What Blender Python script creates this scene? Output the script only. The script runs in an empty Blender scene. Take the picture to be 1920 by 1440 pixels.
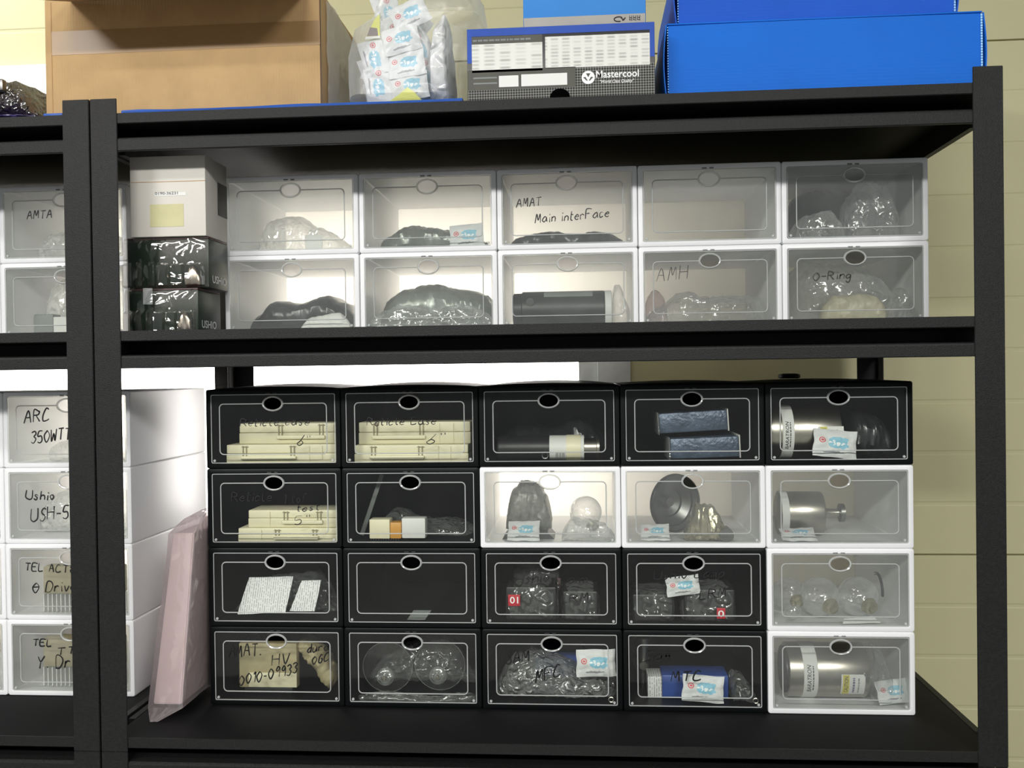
import bpy, bmesh, math, random
from mathutils import Vector, Matrix, noise

scene = bpy.context.scene
C = scene.collection

# ------------------------------------------------------------------ camera
F_PX, IMW, IMH = 1753.9, 1920.0, 1440.0
CAM = Vector((0.8319, -1.5414, 0.6144))
YAW, PITCH, ROLL = -0.0761, -0.0103, -0.0134
_cy, _sy, _cp, _sp = math.cos(YAW), math.sin(YAW), math.cos(PITCH), math.sin(PITCH)
FWD = Vector((_sy * _cp, _cy * _cp, _sp))
_r = Vector((_cy, -_sy, 0.0))
_u = _r.cross(FWD)
RIGHT = math.cos(ROLL) * _r + math.sin(ROLL) * _u
UP = -math.sin(ROLL) * _r + math.cos(ROLL) * _u
cam_data = bpy.data.cameras.new('camera')
cam_data.sensor_fit = 'HORIZONTAL'
cam_data.sensor_width = 36.0
cam_data.lens = 36.0 * F_PX / IMW
cam_data.clip_start = 0.01
cam = bpy.data.objects.new('camera', cam_data)
m = Matrix.Identity(4)
for i in range(3):
    m[i][0], m[i][1], m[i][2], m[i][3] = RIGHT[i], UP[i], -FWD[i], CAM[i]
cam.matrix_world = m
C.objects.link(cam)
scene.camera = cam

# ------------------------------------------------------------------ light and exposure
scene.view_settings.view_transform = 'Standard'
scene.view_settings.look = 'None'
scene.view_settings.exposure = 0.1
scene.view_settings.gamma = 1.0
scene.view_settings.use_curve_mapping = False
scene.cycles.transparent_max_bounces = 32
scene.cycles.max_bounces = 10
scene.cycles.diffuse_bounces = 7
scene.cycles.glossy_bounces = 4
scene.cycles.transmission_bounces = 6
scene.cycles.caustics_reflective = False
scene.cycles.caustics_refractive = False

world = bpy.data.worlds.new('room_glow')
world.use_nodes = True
world.node_tree.nodes['Background'].inputs[0].default_value = (0.93, 0.97, 1.0, 1)
world.node_tree.nodes['Background'].inputs[1].default_value = 0.24
scene.world = world


def area(name, loc, target, sx, sy, energy, col=(1, 1, 1)):
    l = bpy.data.lights.new(name, 'AREA')
    l.shape = 'RECTANGLE'
    l.size, l.size_y, l.energy, l.color = sx, sy, energy, col
    o = bpy.data.objects.new(name, l)
    o.location = loc
    o.rotation_euler = (Vector(target) - Vector(loc)).to_track_quat('-Z', 'Y').to_euler()
    C.objects.link(o)
    return o


CEIL, FLOOR = 2.02, -0.74
area('ceiling_lamp_near', (-0.8, -1.75, CEIL - 0.03), (-0.8, -1.75, 0), 1.3, 0.22, 30, (1.0, 0.98, 0.95))
for _x in (-1.7, 0.2, 2.1):
    area('ceiling_lamp_far', (_x, -3.3, CEIL - 0.03), (_x * 0.7 + 0.1, -2.7, 0), 0.9, 0.3, 92, (1.0, 0.99, 0.97))
area('ceiling_lamp_over_rack', (-1.1, 0.42, CEIL - 0.03), (-1.0, 0.6, 0), 1.2, 0.2, 15, (1.0, 0.99, 0.93))

# ------------------------------------------------------------------ helpers


def ray(px, py):
    return (RIGHT * ((px - IMW / 2) / F_PX) + UP * ((IMH / 2 - py) / F_PX) + FWD)


def at(px, py, Y):
    d = ray(px, py)
    return CAM + d * ((Y - CAM.y) / d.y)


def lin(c):
    return tuple(((x / 255.0) / 12.92 if x / 255.0 <= 0.04045 else ((x / 255.0 + 0.055) / 1.055) ** 2.4) for x in c)


def wloc(o):
    v = Vector((0, 0, 0))
    while o is not None:
        v = v + o.location
        o = o.parent
    return v


def finish(bm, smooth, ang=0.6):
    bmesh.ops.recalc_face_normals(bm, faces=bm.faces)
    if smooth:
        for f in bm.faces:
            f.smooth = True
        for e in bm.edges:
            if len(e.link_faces) == 2 and e.calc_face_angle(0) > ang:
                e.smooth = False


def obj(name, bm, mats, parent=None, smooth=True, local=False, recalc=True):
    """one mesh object; geometry given in world coordinates unless local"""
    if recalc:
        finish(bm, smooth)
    me = bpy.data.meshes.new(name)
    o = bpy.data.objects.new(name, me)
    if parent is not None:
        o.parent = parent
        if not local:
            bmesh.ops.translate(bm, verts=bm.verts, vec=-wloc(parent))
    elif not local:
        xs = [v.co.x for v in bm.verts]; ys = [v.co.y for v in bm.verts]; zs = [v.co.z for v in bm.verts]
        base = Vector(((min(xs) + max(xs)) / 2, (min(ys) + max(ys)) / 2, min(zs)))
        bmesh.ops.translate(bm, verts=bm.verts, vec=-base)
        o.location = base
    bm.to_mesh(me)
    bm.free()
    for mt in (mats if isinstance(mats, (list, tuple)) else [mats]):
        me.materials.append(mt)
    C.objects.link(o)
    return o


def tag(o, label=None, cat=None, group=None, kind=None):
    if label: o['label'] = label
    if cat: o['category'] = cat
    if group: o['group'] = group
    if kind: o['kind'] = kind
    return o


def thing(name, loc, label, cat, group=None):
    o = bpy.data.objects.new(name, None)
    o.empty_display_size = 0.02
    o.location = loc
    C.objects.link(o)
    return tag(o, label, cat, group)


def merge(bm, tmp, M=None):
    if M is not None:
        bmesh.ops.transform(tmp, matrix=M, verts=tmp.verts)
    me = bpy.data.meshes.new('t')
    tmp.to_mesh(me)
    tmp.free()
    bm.from_mesh(me)
    bpy.data.meshes.remove(me)
    return bm


def box(bm, x0, x1, y0, y1, z0, z1, bev=0.0, seg=2, mi=0, M=None):
    t = bmesh.new()
    bmesh.ops.create_cube(t, size=1)
    for v in t.verts:
        v.co = Vector(((x0 + x1) / 2 + v.co.x * (x1 - x0), (y0 + y1) / 2 + v.co.y * (y1 - y0), (z0 + z1) / 2 + v.co.z * (z1 - z0)))
    if bev > 0:
        b = min(bev, 0.45 * min(abs(x1 - x0), abs(y1 - y0), abs(z1 - z0)))
        bmesh.ops.bevel(t, geom=t.edges[:], offset=b, segments=seg, profile=0.5, affect='EDGES')
    for f in t.faces:
        f.material_index = mi
    return merge(bm, t, M)


def nbox(*a, **k):
    return box(bmesh.new(), *a, **k)


def extrude_profile(pts, axis, a0, a1, bm=None):
    """closed polygon pts (two coords) extruded along an axis: 'x' -> (y,z); 'y' -> (x,z); 'z' -> (x,y)"""
    bm = bm or bmesh.new()

    def mk(p, a):
        return {'x': (a, p[0], p[1]), 'y': (p[0], a, p[1]), 'z': (p[0], p[1], a)}[axis]
    A = [bm.verts.new(mk(p, a0)) for p in pts]
    B = [bm.verts.new(mk(p, a1)) for p in pts]
    n = len(pts)
    for i in range(n):
        bm.faces.new((A[i], A[(i + 1) % n], B[(i + 1) % n], B[i]))
    bm.faces.new(A)
    bm.faces.new(B[::-1])
    return bm


def lathe(bm, prof, axis, c, n=40, a0=0.0, a1=2 * math.pi, mi=0, cap=True):
    """prof: list of (t along axis, radius) around centre c"""
    full = abs(a1 - a0 - 2 * math.pi) < 1e-6
    rings = []
    for t, r in prof:
        ring = []
        for k in range(n if full else n + 1):
            a = a0 + (a1 - a0) * k / n
            p, q = r * math.cos(a), r * math.sin(a)
            co = {'x': (t, p, q), 'y': (p, t, q), 'z': (p, q, t)}[axis]
            ring.append(bm.verts.new((c[0] + co[0], c[1] + co[1], c[2] + co[2])))
        rings.append(ring)
    for A, B in zip(rings[:-1], rings[1:]):
        for k in range(n if full else n):
            k2 = (k + 1) % n if full else k + 1
            f = bm.faces.new((A[k], A[k2], B[k2], B[k]))
            f.material_index = mi
    if full and cap:
        for R_ in (rings[0], rings[-1]):
            try:
                bm.faces.new(R_).material_index = mi
            except Exception:
                pass
    return bm


def tube(bm, pts, r, n=8, closed=False):
    pts = [Vector(p) for p in pts]
    rings = []
    N = len(pts)
    for i, p in enumerate(pts):
        a = pts[(i - 1) % N] if (closed or i > 0) else p
        b = pts[(i + 1) % N] if (closed or i < N - 1) else p
        t = (b - a).normalized()
        s = t.cross(Vector((0, 1, 0)))
        if s.length < 1e-4:
            s = t.cross(Vector((1, 0, 0)))
        s.normalize()
        w = s.cross(t)
        rings.append([bm.verts.new(p + (s * math.cos(2 * math.pi * k / n) + w * math.sin(2 * math.pi * k / n)) * r) for k in range(n)])
    for i in range(N if closed else N - 1):
        A, B = rings[i], rings[(i + 1) % N]
        for k in range(n):
            bm.faces.new((A[k], A[(k + 1) % n], B[(k + 1) % n], B[k]))
    if not closed:
        bm.faces.new(rings[0]); bm.faces.new(rings[-1])
    return bm


def rrect(x0, x1, z0, z1, r, n=5):
    pts = []
    for cx, cz, a in ((x1 - r, z1 - r, 0), (x0 + r, z1 - r, 90), (x0 + r, z0 + r, 180), (x1 - r, z0 + r, 270)):
        for k in range(n + 1):
            t = math.radians(a + 90.0 * k / n)
            pts.append((cx + r * math.cos(t), cz + r * math.sin(t)))
    return pts


def loft(bm, loops, cap0=True, cap1=True):
    """loops: lists of 3D points of equal length"""
    R_ = [[bm.verts.new(p) for p in L] for L in loops]
    n = len(R_[0])
    for A, B in zip(R_[:-1], R_[1:]):
        for k in range(n):
            bm.faces.new((A[k], A[(k + 1) % n], B[(k + 1) % n], B[k]))
    if cap0: bm.faces.new(R_[0])
    if cap1: bm.faces.new(R_[-1][::-1])
    return bm


def nz(x, y, z, s, seed=0.0):
    return noise.noise(Vector((x * s + seed * 7.13, y * s - seed * 3.7, z * s + seed * 1.9)))


def bag(x0, x1, y0, y1, z0, prof, seed=1.0, amp=0.004, scale=45.0, nu=56, nv=26, p=2.6, M=None):
    """soft bag lying on z0: prof = [(fraction along x, height)], rounded cross section, crumpled surface"""
    bm = bmesh.new()

    def h(u):
        for (a, ha), (b, hb) in zip(prof[:-1], prof[1:]):
            if a <= u <= b:
                t = (u - a) / max(b - a, 1e-6)
                t = t * t * (3 - 2 * t)
                return ha + (hb - ha) * t
        return prof[-1][1]
    rings = []
    yc, hy = (y0 + y1) / 2, (y1 - y0) / 2
    for i in range(nu + 1):
        u = i / nu
        x = x0 + (x1 - x0) * u
        e = max(0.04, (1 - abs(2 * u - 1) ** 6)) ** 0.5
        H = max(0.002, h(u)) * (0.35 + 0.65 * e)
        W = hy * (0.25 + 0.75 * e)
        ring = []
        for k in range(nv):
            a = 2 * math.pi * k / nv
            ca, sa = math.cos(a), math.sin(a)
            yy = math.copysign(abs(ca) ** (2 / p), ca) * W
            zz = (math.copysign(abs(sa) ** (2 / p), sa) * 0.5 + 0.5) * H
            q = Vector((x, yc + yy, z0 + zz))
            r1 = 1 - abs(nz(q.x, q.y, q.z, scale, seed)) * 2
            r2 = nz(q.x, q.y, q.z, scale * 2.7, seed + 5)
            d = amp * (r1 * 0.7 + r2 * 0.6)
            q.y += d * ca
            q.z = max(z0 + 0.0003, q.z + d * sa)
            q.x += amp * 0.6 * nz(q.y, q.z, q.x, scale, seed + 9)
            ring.append(bm.verts.new(q))
        rings.append(ring)
    for A, B in zip(rings[:-1], rings[1:]):
        for k in range(nv):
            bm.faces.new((A[k], A[(k + 1) % nv], B[(k + 1) % nv], B[k]))
    bm.faces.new(rings[0]); bm.faces.new(rings[-1])
    if M is not None:
        bmesh.ops.transform(bm, matrix=M, verts=bm.verts)
    return bm


def text_bm(s, x0, x1, zb, zh, y, bold=0.0, shear=0.0, M=None):
    """printed lettering facing -Y: left edge x0, right edge x1, base zb, cap height zh"""
    cu = bpy.data.curves.new('t', 'FONT')
    cu.body = s
    cu.offset = bold
    cu.shear = shear
    cu.resolution_u = 3
    o = bpy.data.objects.new('t', cu)
    C.objects.link(o)
    dg = bpy.context.evaluated_depsgraph_get()
    me = bpy.data.meshes.new_from_object(o.evaluated_get(dg))
    bm = bmesh.new()
    bm.from_mesh(me)
    bpy.data.objects.remove(o)
    bpy.data.curves.remove(cu)
    bpy.data.meshes.remove(me)
    ax = min(v.co.x for v in bm.verts); bx = max(v.co.x for v in bm.verts)
    sx = (x1 - x0) / (bx - ax)
    sz = zh / 0.73
    for v in bm.verts:
        v.co = Vector((x0 + (v.co.x - ax) * sx, y, zb + v.co.y * sz))
    if M is not None:
        bmesh.ops.transform(bm, matrix=M, verts=bm.verts)
    return bm


def quadpx(pts, Y, t=0.0006):
    """thin flat sheet: picture corners (clockwise) projected to the plane Y, with thickness t behind it"""
    bm = bmesh.new()
    A = [bm.verts.new(at(px, py, Y)) for px, py in pts]
    B = [bm.verts.new(v.co + Vector((0, t, 0))) for v in A]
    n = len(A)
    bm.faces.new(A); bm.faces.new(B[::-1])
    for i in range(n):
        bm.faces.new((A[i], A[(i + 1) % n], B[(i + 1) % n], B[i]))
    return bm


# ------------------------------------------------------------------ materials


def new_mat(name):
    mt = bpy.data.materials.new(name)
    mt.use_nodes = True
    nt = mt.node_tree
    nt.nodes.clear()
    out = nt.nodes.new('ShaderNodeOutputMaterial')
    return mt, nt, out


def add_bump(nt, scale, strength, dist=0.002, detail=3.0, kind='noise', coord='Object'):
    tc = nt.nodes.new('ShaderNodeTexCoord')
    if kind == 'voronoi':
        tx = nt.nodes.new('ShaderNodeTexVoronoi')
        tx.inputs['Scale'].default_value = scale
        o = tx.outputs['Distance']
    else:
        tx = nt.nodes.new('ShaderNodeTexNoise')
        tx.inputs['Scale'].default_value = scale
        tx.inputs['Detail'].default_value = detail
        if kind == 'crease':
            tx.noise_type = 'RIDGED_MULTIFRACTAL'
            tx.normalize = True
            tx.inputs['Distortion'].default_value = 0.6
        o = tx.outputs['Fac']
    nt.links.new(tc.outputs[coord], tx.inputs['Vector'])
    b = nt.nodes.new('ShaderNodeBump')
    b.inputs['Strength'].default_value = strength
    b.inputs['Distance'].default_value = dist * (3.0 if kind == 'crease' else 1.0)
    nt.links.new(o, b.inputs['Height'])
    return b.outputs['Normal']


def P(name, col, rough=0.5, metal=0.0, var=0.06, vscale=30.0, bump=0.0, bscale=200.0, spec=0.5, transl=0.0, coat=0.0):
    """procedural surface: colour with a little noise, optional bump and translucency. col in sRGB 0-255"""
    mt, nt, out = new_mat(name)
    c = lin(col)
    b = nt.nodes.new('ShaderNodeBsdfPrincipled')
    b.inputs['Roughness'].default_value = rough
    b.inputs['Metallic'].default_value = metal
    b.inputs['Specular IOR Level'].default_value = spec
    b.inputs['Coat Weight'].default_value = coat
    tc = nt.nodes.new('ShaderNodeTexCoord')
    tx = nt.nodes.new('ShaderNodeTexNoise')
    tx.inputs['Scale'].default_value = vscale
    tx.inputs['Detail'].default_value = 3
    nt.links.new(tc.outputs['Object'], tx.inputs['Vector'])
    rp = nt.nodes.new('ShaderNodeValToRGB')
    rp.color_ramp.elements[0].position = 0.3
    rp.color_ramp.elements[1].position = 0.7
    rp.color_ramp.elements[0].color = tuple(x * (1 - var) for x in c) + (1,)
    rp.color_ramp.elements[1].color = tuple(min(1, x * (1 + var)) for x in c) + (1,)
    nt.links.new(tx.outputs['Fac'], rp.inputs['Fac'])
    nt.links.new(rp.outputs['Color'], b.inputs['Base Color'])
    nrm = None
    if bump > 0:
        nrm = add_bump(nt, bscale, bump)
        nt.links.new(nrm, b.inputs['Normal'])
    sh = b.outputs['BSDF']
    if transl > 0:
        t = nt.nodes.new('ShaderNodeBsdfTranslucent')
        nt.links.new(rp.outputs['Color'], t.inputs['Color'])
        mx = nt.nodes.new('ShaderNodeMixShader')
        mx.inputs['Fac'].default_value = transl
        nt.links.new(sh, mx.inputs[1]); nt.links.new(t.outputs[0], mx.inputs[2])
        sh = mx.outputs[0]
    nt.links.new(sh, out.inputs['Surface'])
    return mt


def film(name, tint=(255, 255, 255), haze=0.12, edge=0.45, rough=0.12, bump=0.5, bscale=60.0, hazecol=(235, 238, 236), gloss=0.5, bk='crease', tshare=0.35):
    """clear plastic: mostly transparent, a milky share, glossy crinkles, denser at grazing angles"""
    mt, nt, out = new_mat(name)
    tr = nt.nodes.new('ShaderNodeBsdfTransparent')
    tr.inputs['Color'].default_value = lin(tint) + (1,)
    df = nt.nodes.new('ShaderNodeBsdfDiffuse')
    df.inputs['Color'].default_value = lin(hazecol) + (1,)
    tl = nt.nodes.new('ShaderNodeBsdfTranslucent')
    tl.inputs['Color'].default_value = lin(hazecol) + (1,)
    dm = nt.nodes.new('ShaderNodeMixShader')
    dm.inputs['Fac'].default_value = tshare
    nt.links.new(df.outputs[0], dm.inputs[1]); nt.links.new(tl.outputs[0], dm.inputs[2])
    gl = nt.nodes.new('ShaderNodeBsdfGlossy')
    gl.inputs['Roughness'].default_value = rough
    gl.inputs['Color'].default_value = (1, 1, 1, 1)
    if bump > 0:
        n = add_bump(nt, bscale, bump, 0.006, 3.0, bk)
        nt.links.new(n, gl.inputs['Normal']); nt.links.new(n, df.inputs['Normal'])
    m1 = nt.nodes.new('ShaderNodeMixShader')
    m1.inputs['Fac'].default_value = gloss
    nt.links.new(dm.outputs[0], m1.inputs[1]); nt.links.new(gl.outputs[0], m1.inputs[2])
    lw = nt.nodes.new('ShaderNodeLayerWeight')
    lw.inputs['Blend'].default_value = 0.35
    mr = nt.nodes.new('ShaderNodeMapRange')
    mr.inputs['To Min'].default_value = haze
    mr.inputs['To Max'].default_value = min(1.0, haze + edge)
    nt.links.new(lw.outputs['Facing'], mr.inputs['Value'])
    m2 = nt.nodes.new('ShaderNodeMixShader')
    nt.links.new(mr.outputs[0], m2.inputs['Fac'])
    nt.links.new(tr.outputs[0], m2.inputs[1]); nt.links.new(m1.outputs[0], m2.inputs[2])
    nt.links.new(m2.outputs[0], out.inputs['Surface'])
    return mt


def clear_pane(name, haze=0.06, gloss=0.05, rough=0.06, tint=(254, 255, 253)):
    """moulded clear door: see-through with a faint milky veil and a weak reflection"""
    mt, nt, out = new_mat(name)
    tr = nt.nodes.new('ShaderNodeBsdfTransparent')
    tr.inputs['Color'].default_value = lin(tint) + (1,)
    df = nt.nodes.new('ShaderNodeBsdfDiffuse')
    df.inputs['Color'].default_value = (0.85, 0.88, 0.87, 1)
    gl = nt.nodes.new('ShaderNodeBsdfGlossy')
    gl.inputs['Roughness'].default_value = rough
    n = add_bump(nt, 14.0, 0.05, 0.01, 2.0)
    nt.links.new(n, gl.inputs['Normal'])
    m1 = nt.nodes.new('ShaderNodeMixShader')
    tc = nt.nodes.new('ShaderNodeTexCoord')
    tx = nt.nodes.new('ShaderNodeTexNoise')
    tx.inputs['Scale'].default_value = 9.0
    tx.inputs['Detail'].default_value = 4.0
    nt.links.new(tc.outputs['Object'], tx.inputs['Vector'])
    mr = nt.nodes.new('ShaderNodeMapRange')
    mr.inputs['From Min'].default_value = 0.3; mr.inputs['From Max'].default_value = 0.7
    mr.inputs['To Min'].default_value = haze * 0.6; mr.inputs['To Max'].default_value = haze * 1.4
    nt.links.new(tx.outputs['Fac'], mr.inputs['Value'])
    nt.links.new(mr.outputs[0], m1.inputs['Fac'])
    nt.links.new(tr.outputs[0], m1.inputs[1]); nt.links.new(df.outputs[0], m1.inputs[2])
    fr = nt.nodes.new('ShaderNodeFresnel')
    fr.inputs['IOR'].default_value = 1.45
    ad = nt.nodes.new('ShaderNodeMath'); ad.operation = 'MULTIPLY'
    ad.inputs[1].default_value = gloss / 0.04
    nt.links.new(fr.outputs[0], ad.inputs[0])
    cl = nt.nodes.new('ShaderNodeClamp')
    nt.links.new(ad.outputs[0], cl.inputs[0])
    m2 = nt.nodes.new('ShaderNodeMixShader')
    nt.links.new(cl.outputs[0], m2.inputs['Fac'])
    nt.links.new(m1.outputs[0], m2.inputs[1]); nt.links.new(gl.outputs[0], m2.inputs[2])
    nt.links.new(m2.outputs[0], out.inputs['Surface'])
    return mt


def emit(name, col, s):
    mt, nt, out = new_mat(name)
    e = nt.nodes.new('ShaderNodeEmission')
    e.inputs['Color'].default_value = lin(col) + (1,)
    tc = nt.nodes.new('ShaderNodeTexCoord')
    tx = nt.nodes.new('ShaderNodeTexNoise'); tx.inputs['Scale'].default_value = 1.5
    nt.links.new(tc.outputs['Object'], tx.inputs['Vector'])
    mr = nt.nodes.new('ShaderNodeMapRange')
    mr.inputs['To Min'].default_value = s * 0.95; mr.inputs['To Max'].default_value = s * 1.05
    nt.links.new(tx.outputs['Fac'], mr.inputs['Value'])
    nt.links.new(mr.outputs[0], e.inputs['Strength'])
    nt.links.new(e.outputs[0], out.inputs['Surface'])
    return mt


def math_node(nt, op, a, b=None):
    n = nt.nodes.new('ShaderNodeMath'); n.operation = op
    for i, v in enumerate((a, b)):
        if v is None: continue
        if isinstance(v, (int, float)): n.inputs[i].default_value = v
        else: nt.links.new(v, n.inputs[i])
    return n.outputs[0]


def packet_material():
    """white paper sachet: blue cloud print, red round stamp, grey small print (object coordinates, metres)"""
    mt, nt, out = new_mat('sachet_paper')
    tc = nt.nodes.new('ShaderNodeTexCoord')
    nse = nt.nodes.new('ShaderNodeTexNoise'); nse.inputs['Scale'].default_value = 160.0
    nt.links.new(tc.outputs['Object'], nse.inputs['Vector'])
    sp = nt.nodes.new('ShaderNodeSeparateXYZ')
    nt.links.new(tc.outputs['Object'], sp.inputs[0])
    X, Z = sp.outputs[0], sp.outputs[2]
    nf = math_node(nt, 'MULTIPLY', math_node(nt, 'SUBTRACT', nse.outputs['Fac'], 0.5), 0.9)

    def ell(cx, cz, rx, rz, sq=False):
        a = math_node(nt, 'DIVIDE', math_node(nt, 'SUBTRACT', X, cx), rx)
        b = math_node(nt, 'DIVIDE', math_node(nt, 'SUBTRACT', Z, cz), rz)
        if sq:
            a, b = math_node(nt, 'MULTIPLY', a, a), math_node(nt, 'MULTIPLY', b, b)
        return math_node(nt, 'SQRT', math_node(nt, 'ADD', math_node(nt, 'MULTIPLY', a, a), math_node(nt, 'MULTIPLY', b, b)))
    cloud = math_node(nt, 'LESS_THAN', math_node(nt, 'ADD', ell(0.005, 0.001, 0.0140, 0.0090, True), math_node(nt, 'MULTIPLY', nf, 1.6)), 1.0)
    letter = math_node(nt, 'LESS_THAN', math_node(nt, 'ADD', ell(0.005, 0.001, 0.0110, 0.0034), math_node(nt, 'MULTIPLY', nf, 6.0)), 0.75)
    e2 = ell(-0.0185, 0.004, 0.0048, 0.0048)
    ring = math_node(nt, 'MULTIPLY', math_node(nt, 'LESS_THAN', e2, 1.0), math_node(nt, 'GREATER_THAN', e2, 0.68))
    dot = math_node(nt, 'LESS_THAN', math_node(nt, 'ADD', ell(-0.0185, 0.004, 0.0025, 0.002), nf), 0.9)
    red = math_node(nt, 'MAXIMUM', ring, dot)
    low = math_node(nt, 'LESS_THAN', math_node(nt, 'ADD', ell(0.0, -0.0145, 0.018, 0.0022), math_node(nt, 'MULTIPLY', nf, 2.0)), 0.75)

    def mix(fac, a, b):
        n = nt.nodes.new('ShaderNodeMix'); n.data_type = 'RGBA'
        nt.links.new(fac, n.inputs[0])
        for i, v in ((6, a), (7, b)):
            if isinstance(v, tuple): n.inputs[i].default_value = v
            else: nt.links.new(v, n.inputs[i])
        return n.outputs[2]
    c = mix(cloud, lin((214, 216, 216)) + (1,), lin((134, 190, 212)) + (1,))
    c = mix(letter, c, lin((236, 240, 240)) + (1,))
    c = mix(red, c, lin((206, 84, 92)) + (1,))
    c = mix(low, c, lin((140, 140, 145)) + (1,))
    b = nt.nodes.new('ShaderNodeBsdfPrincipled')
    b.inputs['Roughness'].default_value = 0.5
    nt.links.new(c, b.inputs['Base Color'])
    nt.links.new(add_bump(nt, 60.0, 0.9, 0.004), b.inputs['Normal'])
    nt.links.new(b.outputs[0], out.inputs['Surface'])
    return mt


def checker_material(name, c1, c2, scale):
    mt, nt, out = new_mat(name)
    tc = nt.nodes.new('ShaderNodeTexCoord')
    mp = nt.nodes.new('ShaderNodeMapping')
    mp.inputs['Rotation'].default_value = (0, math.radians(45), 0)
    ck = nt.nodes.new('ShaderNodeTexChecker')
    ck.inputs['Scale'].default_value = scale
    ck.inputs['Color1'].default_value = lin(c1) + (1,)
    ck.inputs['Color2'].default_value = lin(c2) + (1,)
    nt.links.new(tc.outputs['Object'], mp.inputs['Vector'])
    nt.links.new(mp.outputs[0], ck.inputs['Vector'])
    b = nt.nodes.new('ShaderNodeBsdfPrincipled')
    b.inputs['Roughness'].default_value = 0.5
    b.inputs['Specular IOR Level'].default_value = 0.12
    nt.links.new(ck.outputs['Color'], b.inputs['Base Color'])
    nt.links.new(b.outputs[0], out.inputs['Surface'])
    return mt


def table_material(name, colw, roww, paper=(214, 214, 207), ink=(160, 160, 155), red=False):
    """soft printed table: columns and rows of pale grey entries on paper"""
    mt, nt, out = new_mat(name)
    tc = nt.nodes.new('ShaderNodeTexCoord')
    sp = nt.nodes.new('ShaderNodeSeparateXYZ')
    nt.links.new(tc.outputs['Object'], sp.inputs[0])
    fx = math_node(nt, 'FRACT', math_node(nt, 'DIVIDE', sp.outputs[0], colw))
    fz = math_node(nt, 'FRACT', math_node(nt, 'DIVIDE', sp.outputs[2], roww))
    cx = math_node(nt, 'FLOOR', math_node(nt, 'DIVIDE', sp.outputs[0], colw))
    cz = math_node(nt, 'FLOOR', math_node(nt, 'DIVIDE', sp.outputs[2], roww))
    cmb = nt.nodes.new('ShaderNodeCombineXYZ')
    nt.links.new(cx, cmb.inputs[0]); nt.links.new(cz, cmb.inputs[1])
    wn = nt.nodes.new('ShaderNodeTexWhiteNoise')
    nt.links.new(cmb.outputs[0], wn.inputs['Vector'])

    def band(v, w, s):
        d = math_node(nt, 'ABSOLUTE', math_node(nt, 'SUBTRACT', v, 0.5))
        n = nt.nodes.new('ShaderNodeMapRange')
        n.inputs['From Min'].default_value = w; n.inputs['From Max'].default_value = w + s
        n.inputs['To Min'].default_value = 1; n.inputs['To Max'].default_value = 0
        nt.links.new(d, n.inputs['Value'])
        return n.outputs[0]
    k = math_node(nt, 'MULTIPLY', math_node(nt, 'MULTIPLY', band(fx, 0.22, 0.2), band(fz, 0.15, 0.3)), math_node(nt, 'ADD', math_node(nt, 'MULTIPLY', wn.outputs['Value'], 0.9), 0.1))
    n = nt.nodes.new('ShaderNodeMix'); n.data_type = 'RGBA'
    nt.links.new(k, n.inputs[0])
    n.inputs[6].default_value = lin(paper) + (1,); n.inputs[7].default_value = lin(ink) + (1,)
    b = nt.nodes.new('ShaderNodeBsdfPrincipled')
    b.inputs['Roughness'].default_value = 0.45
    nt.links.new(n.outputs[2], b.inputs['Base Color'])
    nt.links.new(b.outputs[0], out.inputs['Surface'])
    return mt


def lines_material(name, period, paper=(225, 226, 224), ink=(120, 120, 122)):
    mt, nt, out = new_mat(name)
    tc = nt.nodes.new('ShaderNodeTexCoord')
    sp = nt.nodes.new('ShaderNodeSeparateXYZ')
    nt.links.new(tc.outputs['Object'], sp.inputs[0])
    fz = math_node(nt, 'FRACT', math_node(nt, 'DIVIDE', sp.outputs[0], period))
    nse = nt.nodes.new('ShaderNodeTexNoise'); nse.inputs['Scale'].default_value = 300
    nt.links.new(tc.outputs['Object'], nse.inputs['Vector'])
    k = math_node(nt, 'MULTIPLY', math_node(nt, 'LESS_THAN', fz, 0.35), math_node(nt, 'GREATER_THAN', nse.outputs['Fac'], 0.46))
    n = nt.nodes.new('ShaderNodeMix'); n.data_type = 'RGBA'
    nt.links.new(k, n.inputs[0])
    n.inputs[6].default_value = lin(paper) + (1,); n.inputs[7].default_value = lin(ink) + (1,)
    b = nt.nodes.new('ShaderNodeBsdfPrincipled')
    b.inputs['Roughness'].default_value = 0.5
    nt.links.new(n.outputs[2], b.inputs['Base Color'])
    nt.links.new(b.outputs[0], out.inputs['Surface'])
    return mt


def flute_material(name, col):
    """blue corrugated plastic sheet with fine horizontal flutes"""
    mt = P(name, col, 0.55, 0.0, 0.04, 12.0, spec=0.16)
    nt = mt.node_tree
    tc = nt.nodes.new('ShaderNodeTexCoord')
    wv = nt.nodes.new('ShaderNodeTexWave')
    wv.bands_direction = 'Z'
    wv.inputs['Scale'].default_value = 55.0
    wv.inputs['Distortion'].default_value = 0.3
    nt.links.new(tc.outputs['Object'], wv.inputs['Vector'])
    b = nt.nodes.new('ShaderNodeBump')
    b.inputs['Strength'].default_value = 0.12
    b.inputs['Distance'].default_value = 0.002
    nt.links.new(wv.outputs['Fac'], b.inputs['Height'])
    pr = [n for n in nt.nodes if n.type == 'BSDF_PRINCIPLED'][0]
    nt.links.new(b.outputs[0], pr.inputs['Normal'])
    return mt


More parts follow.
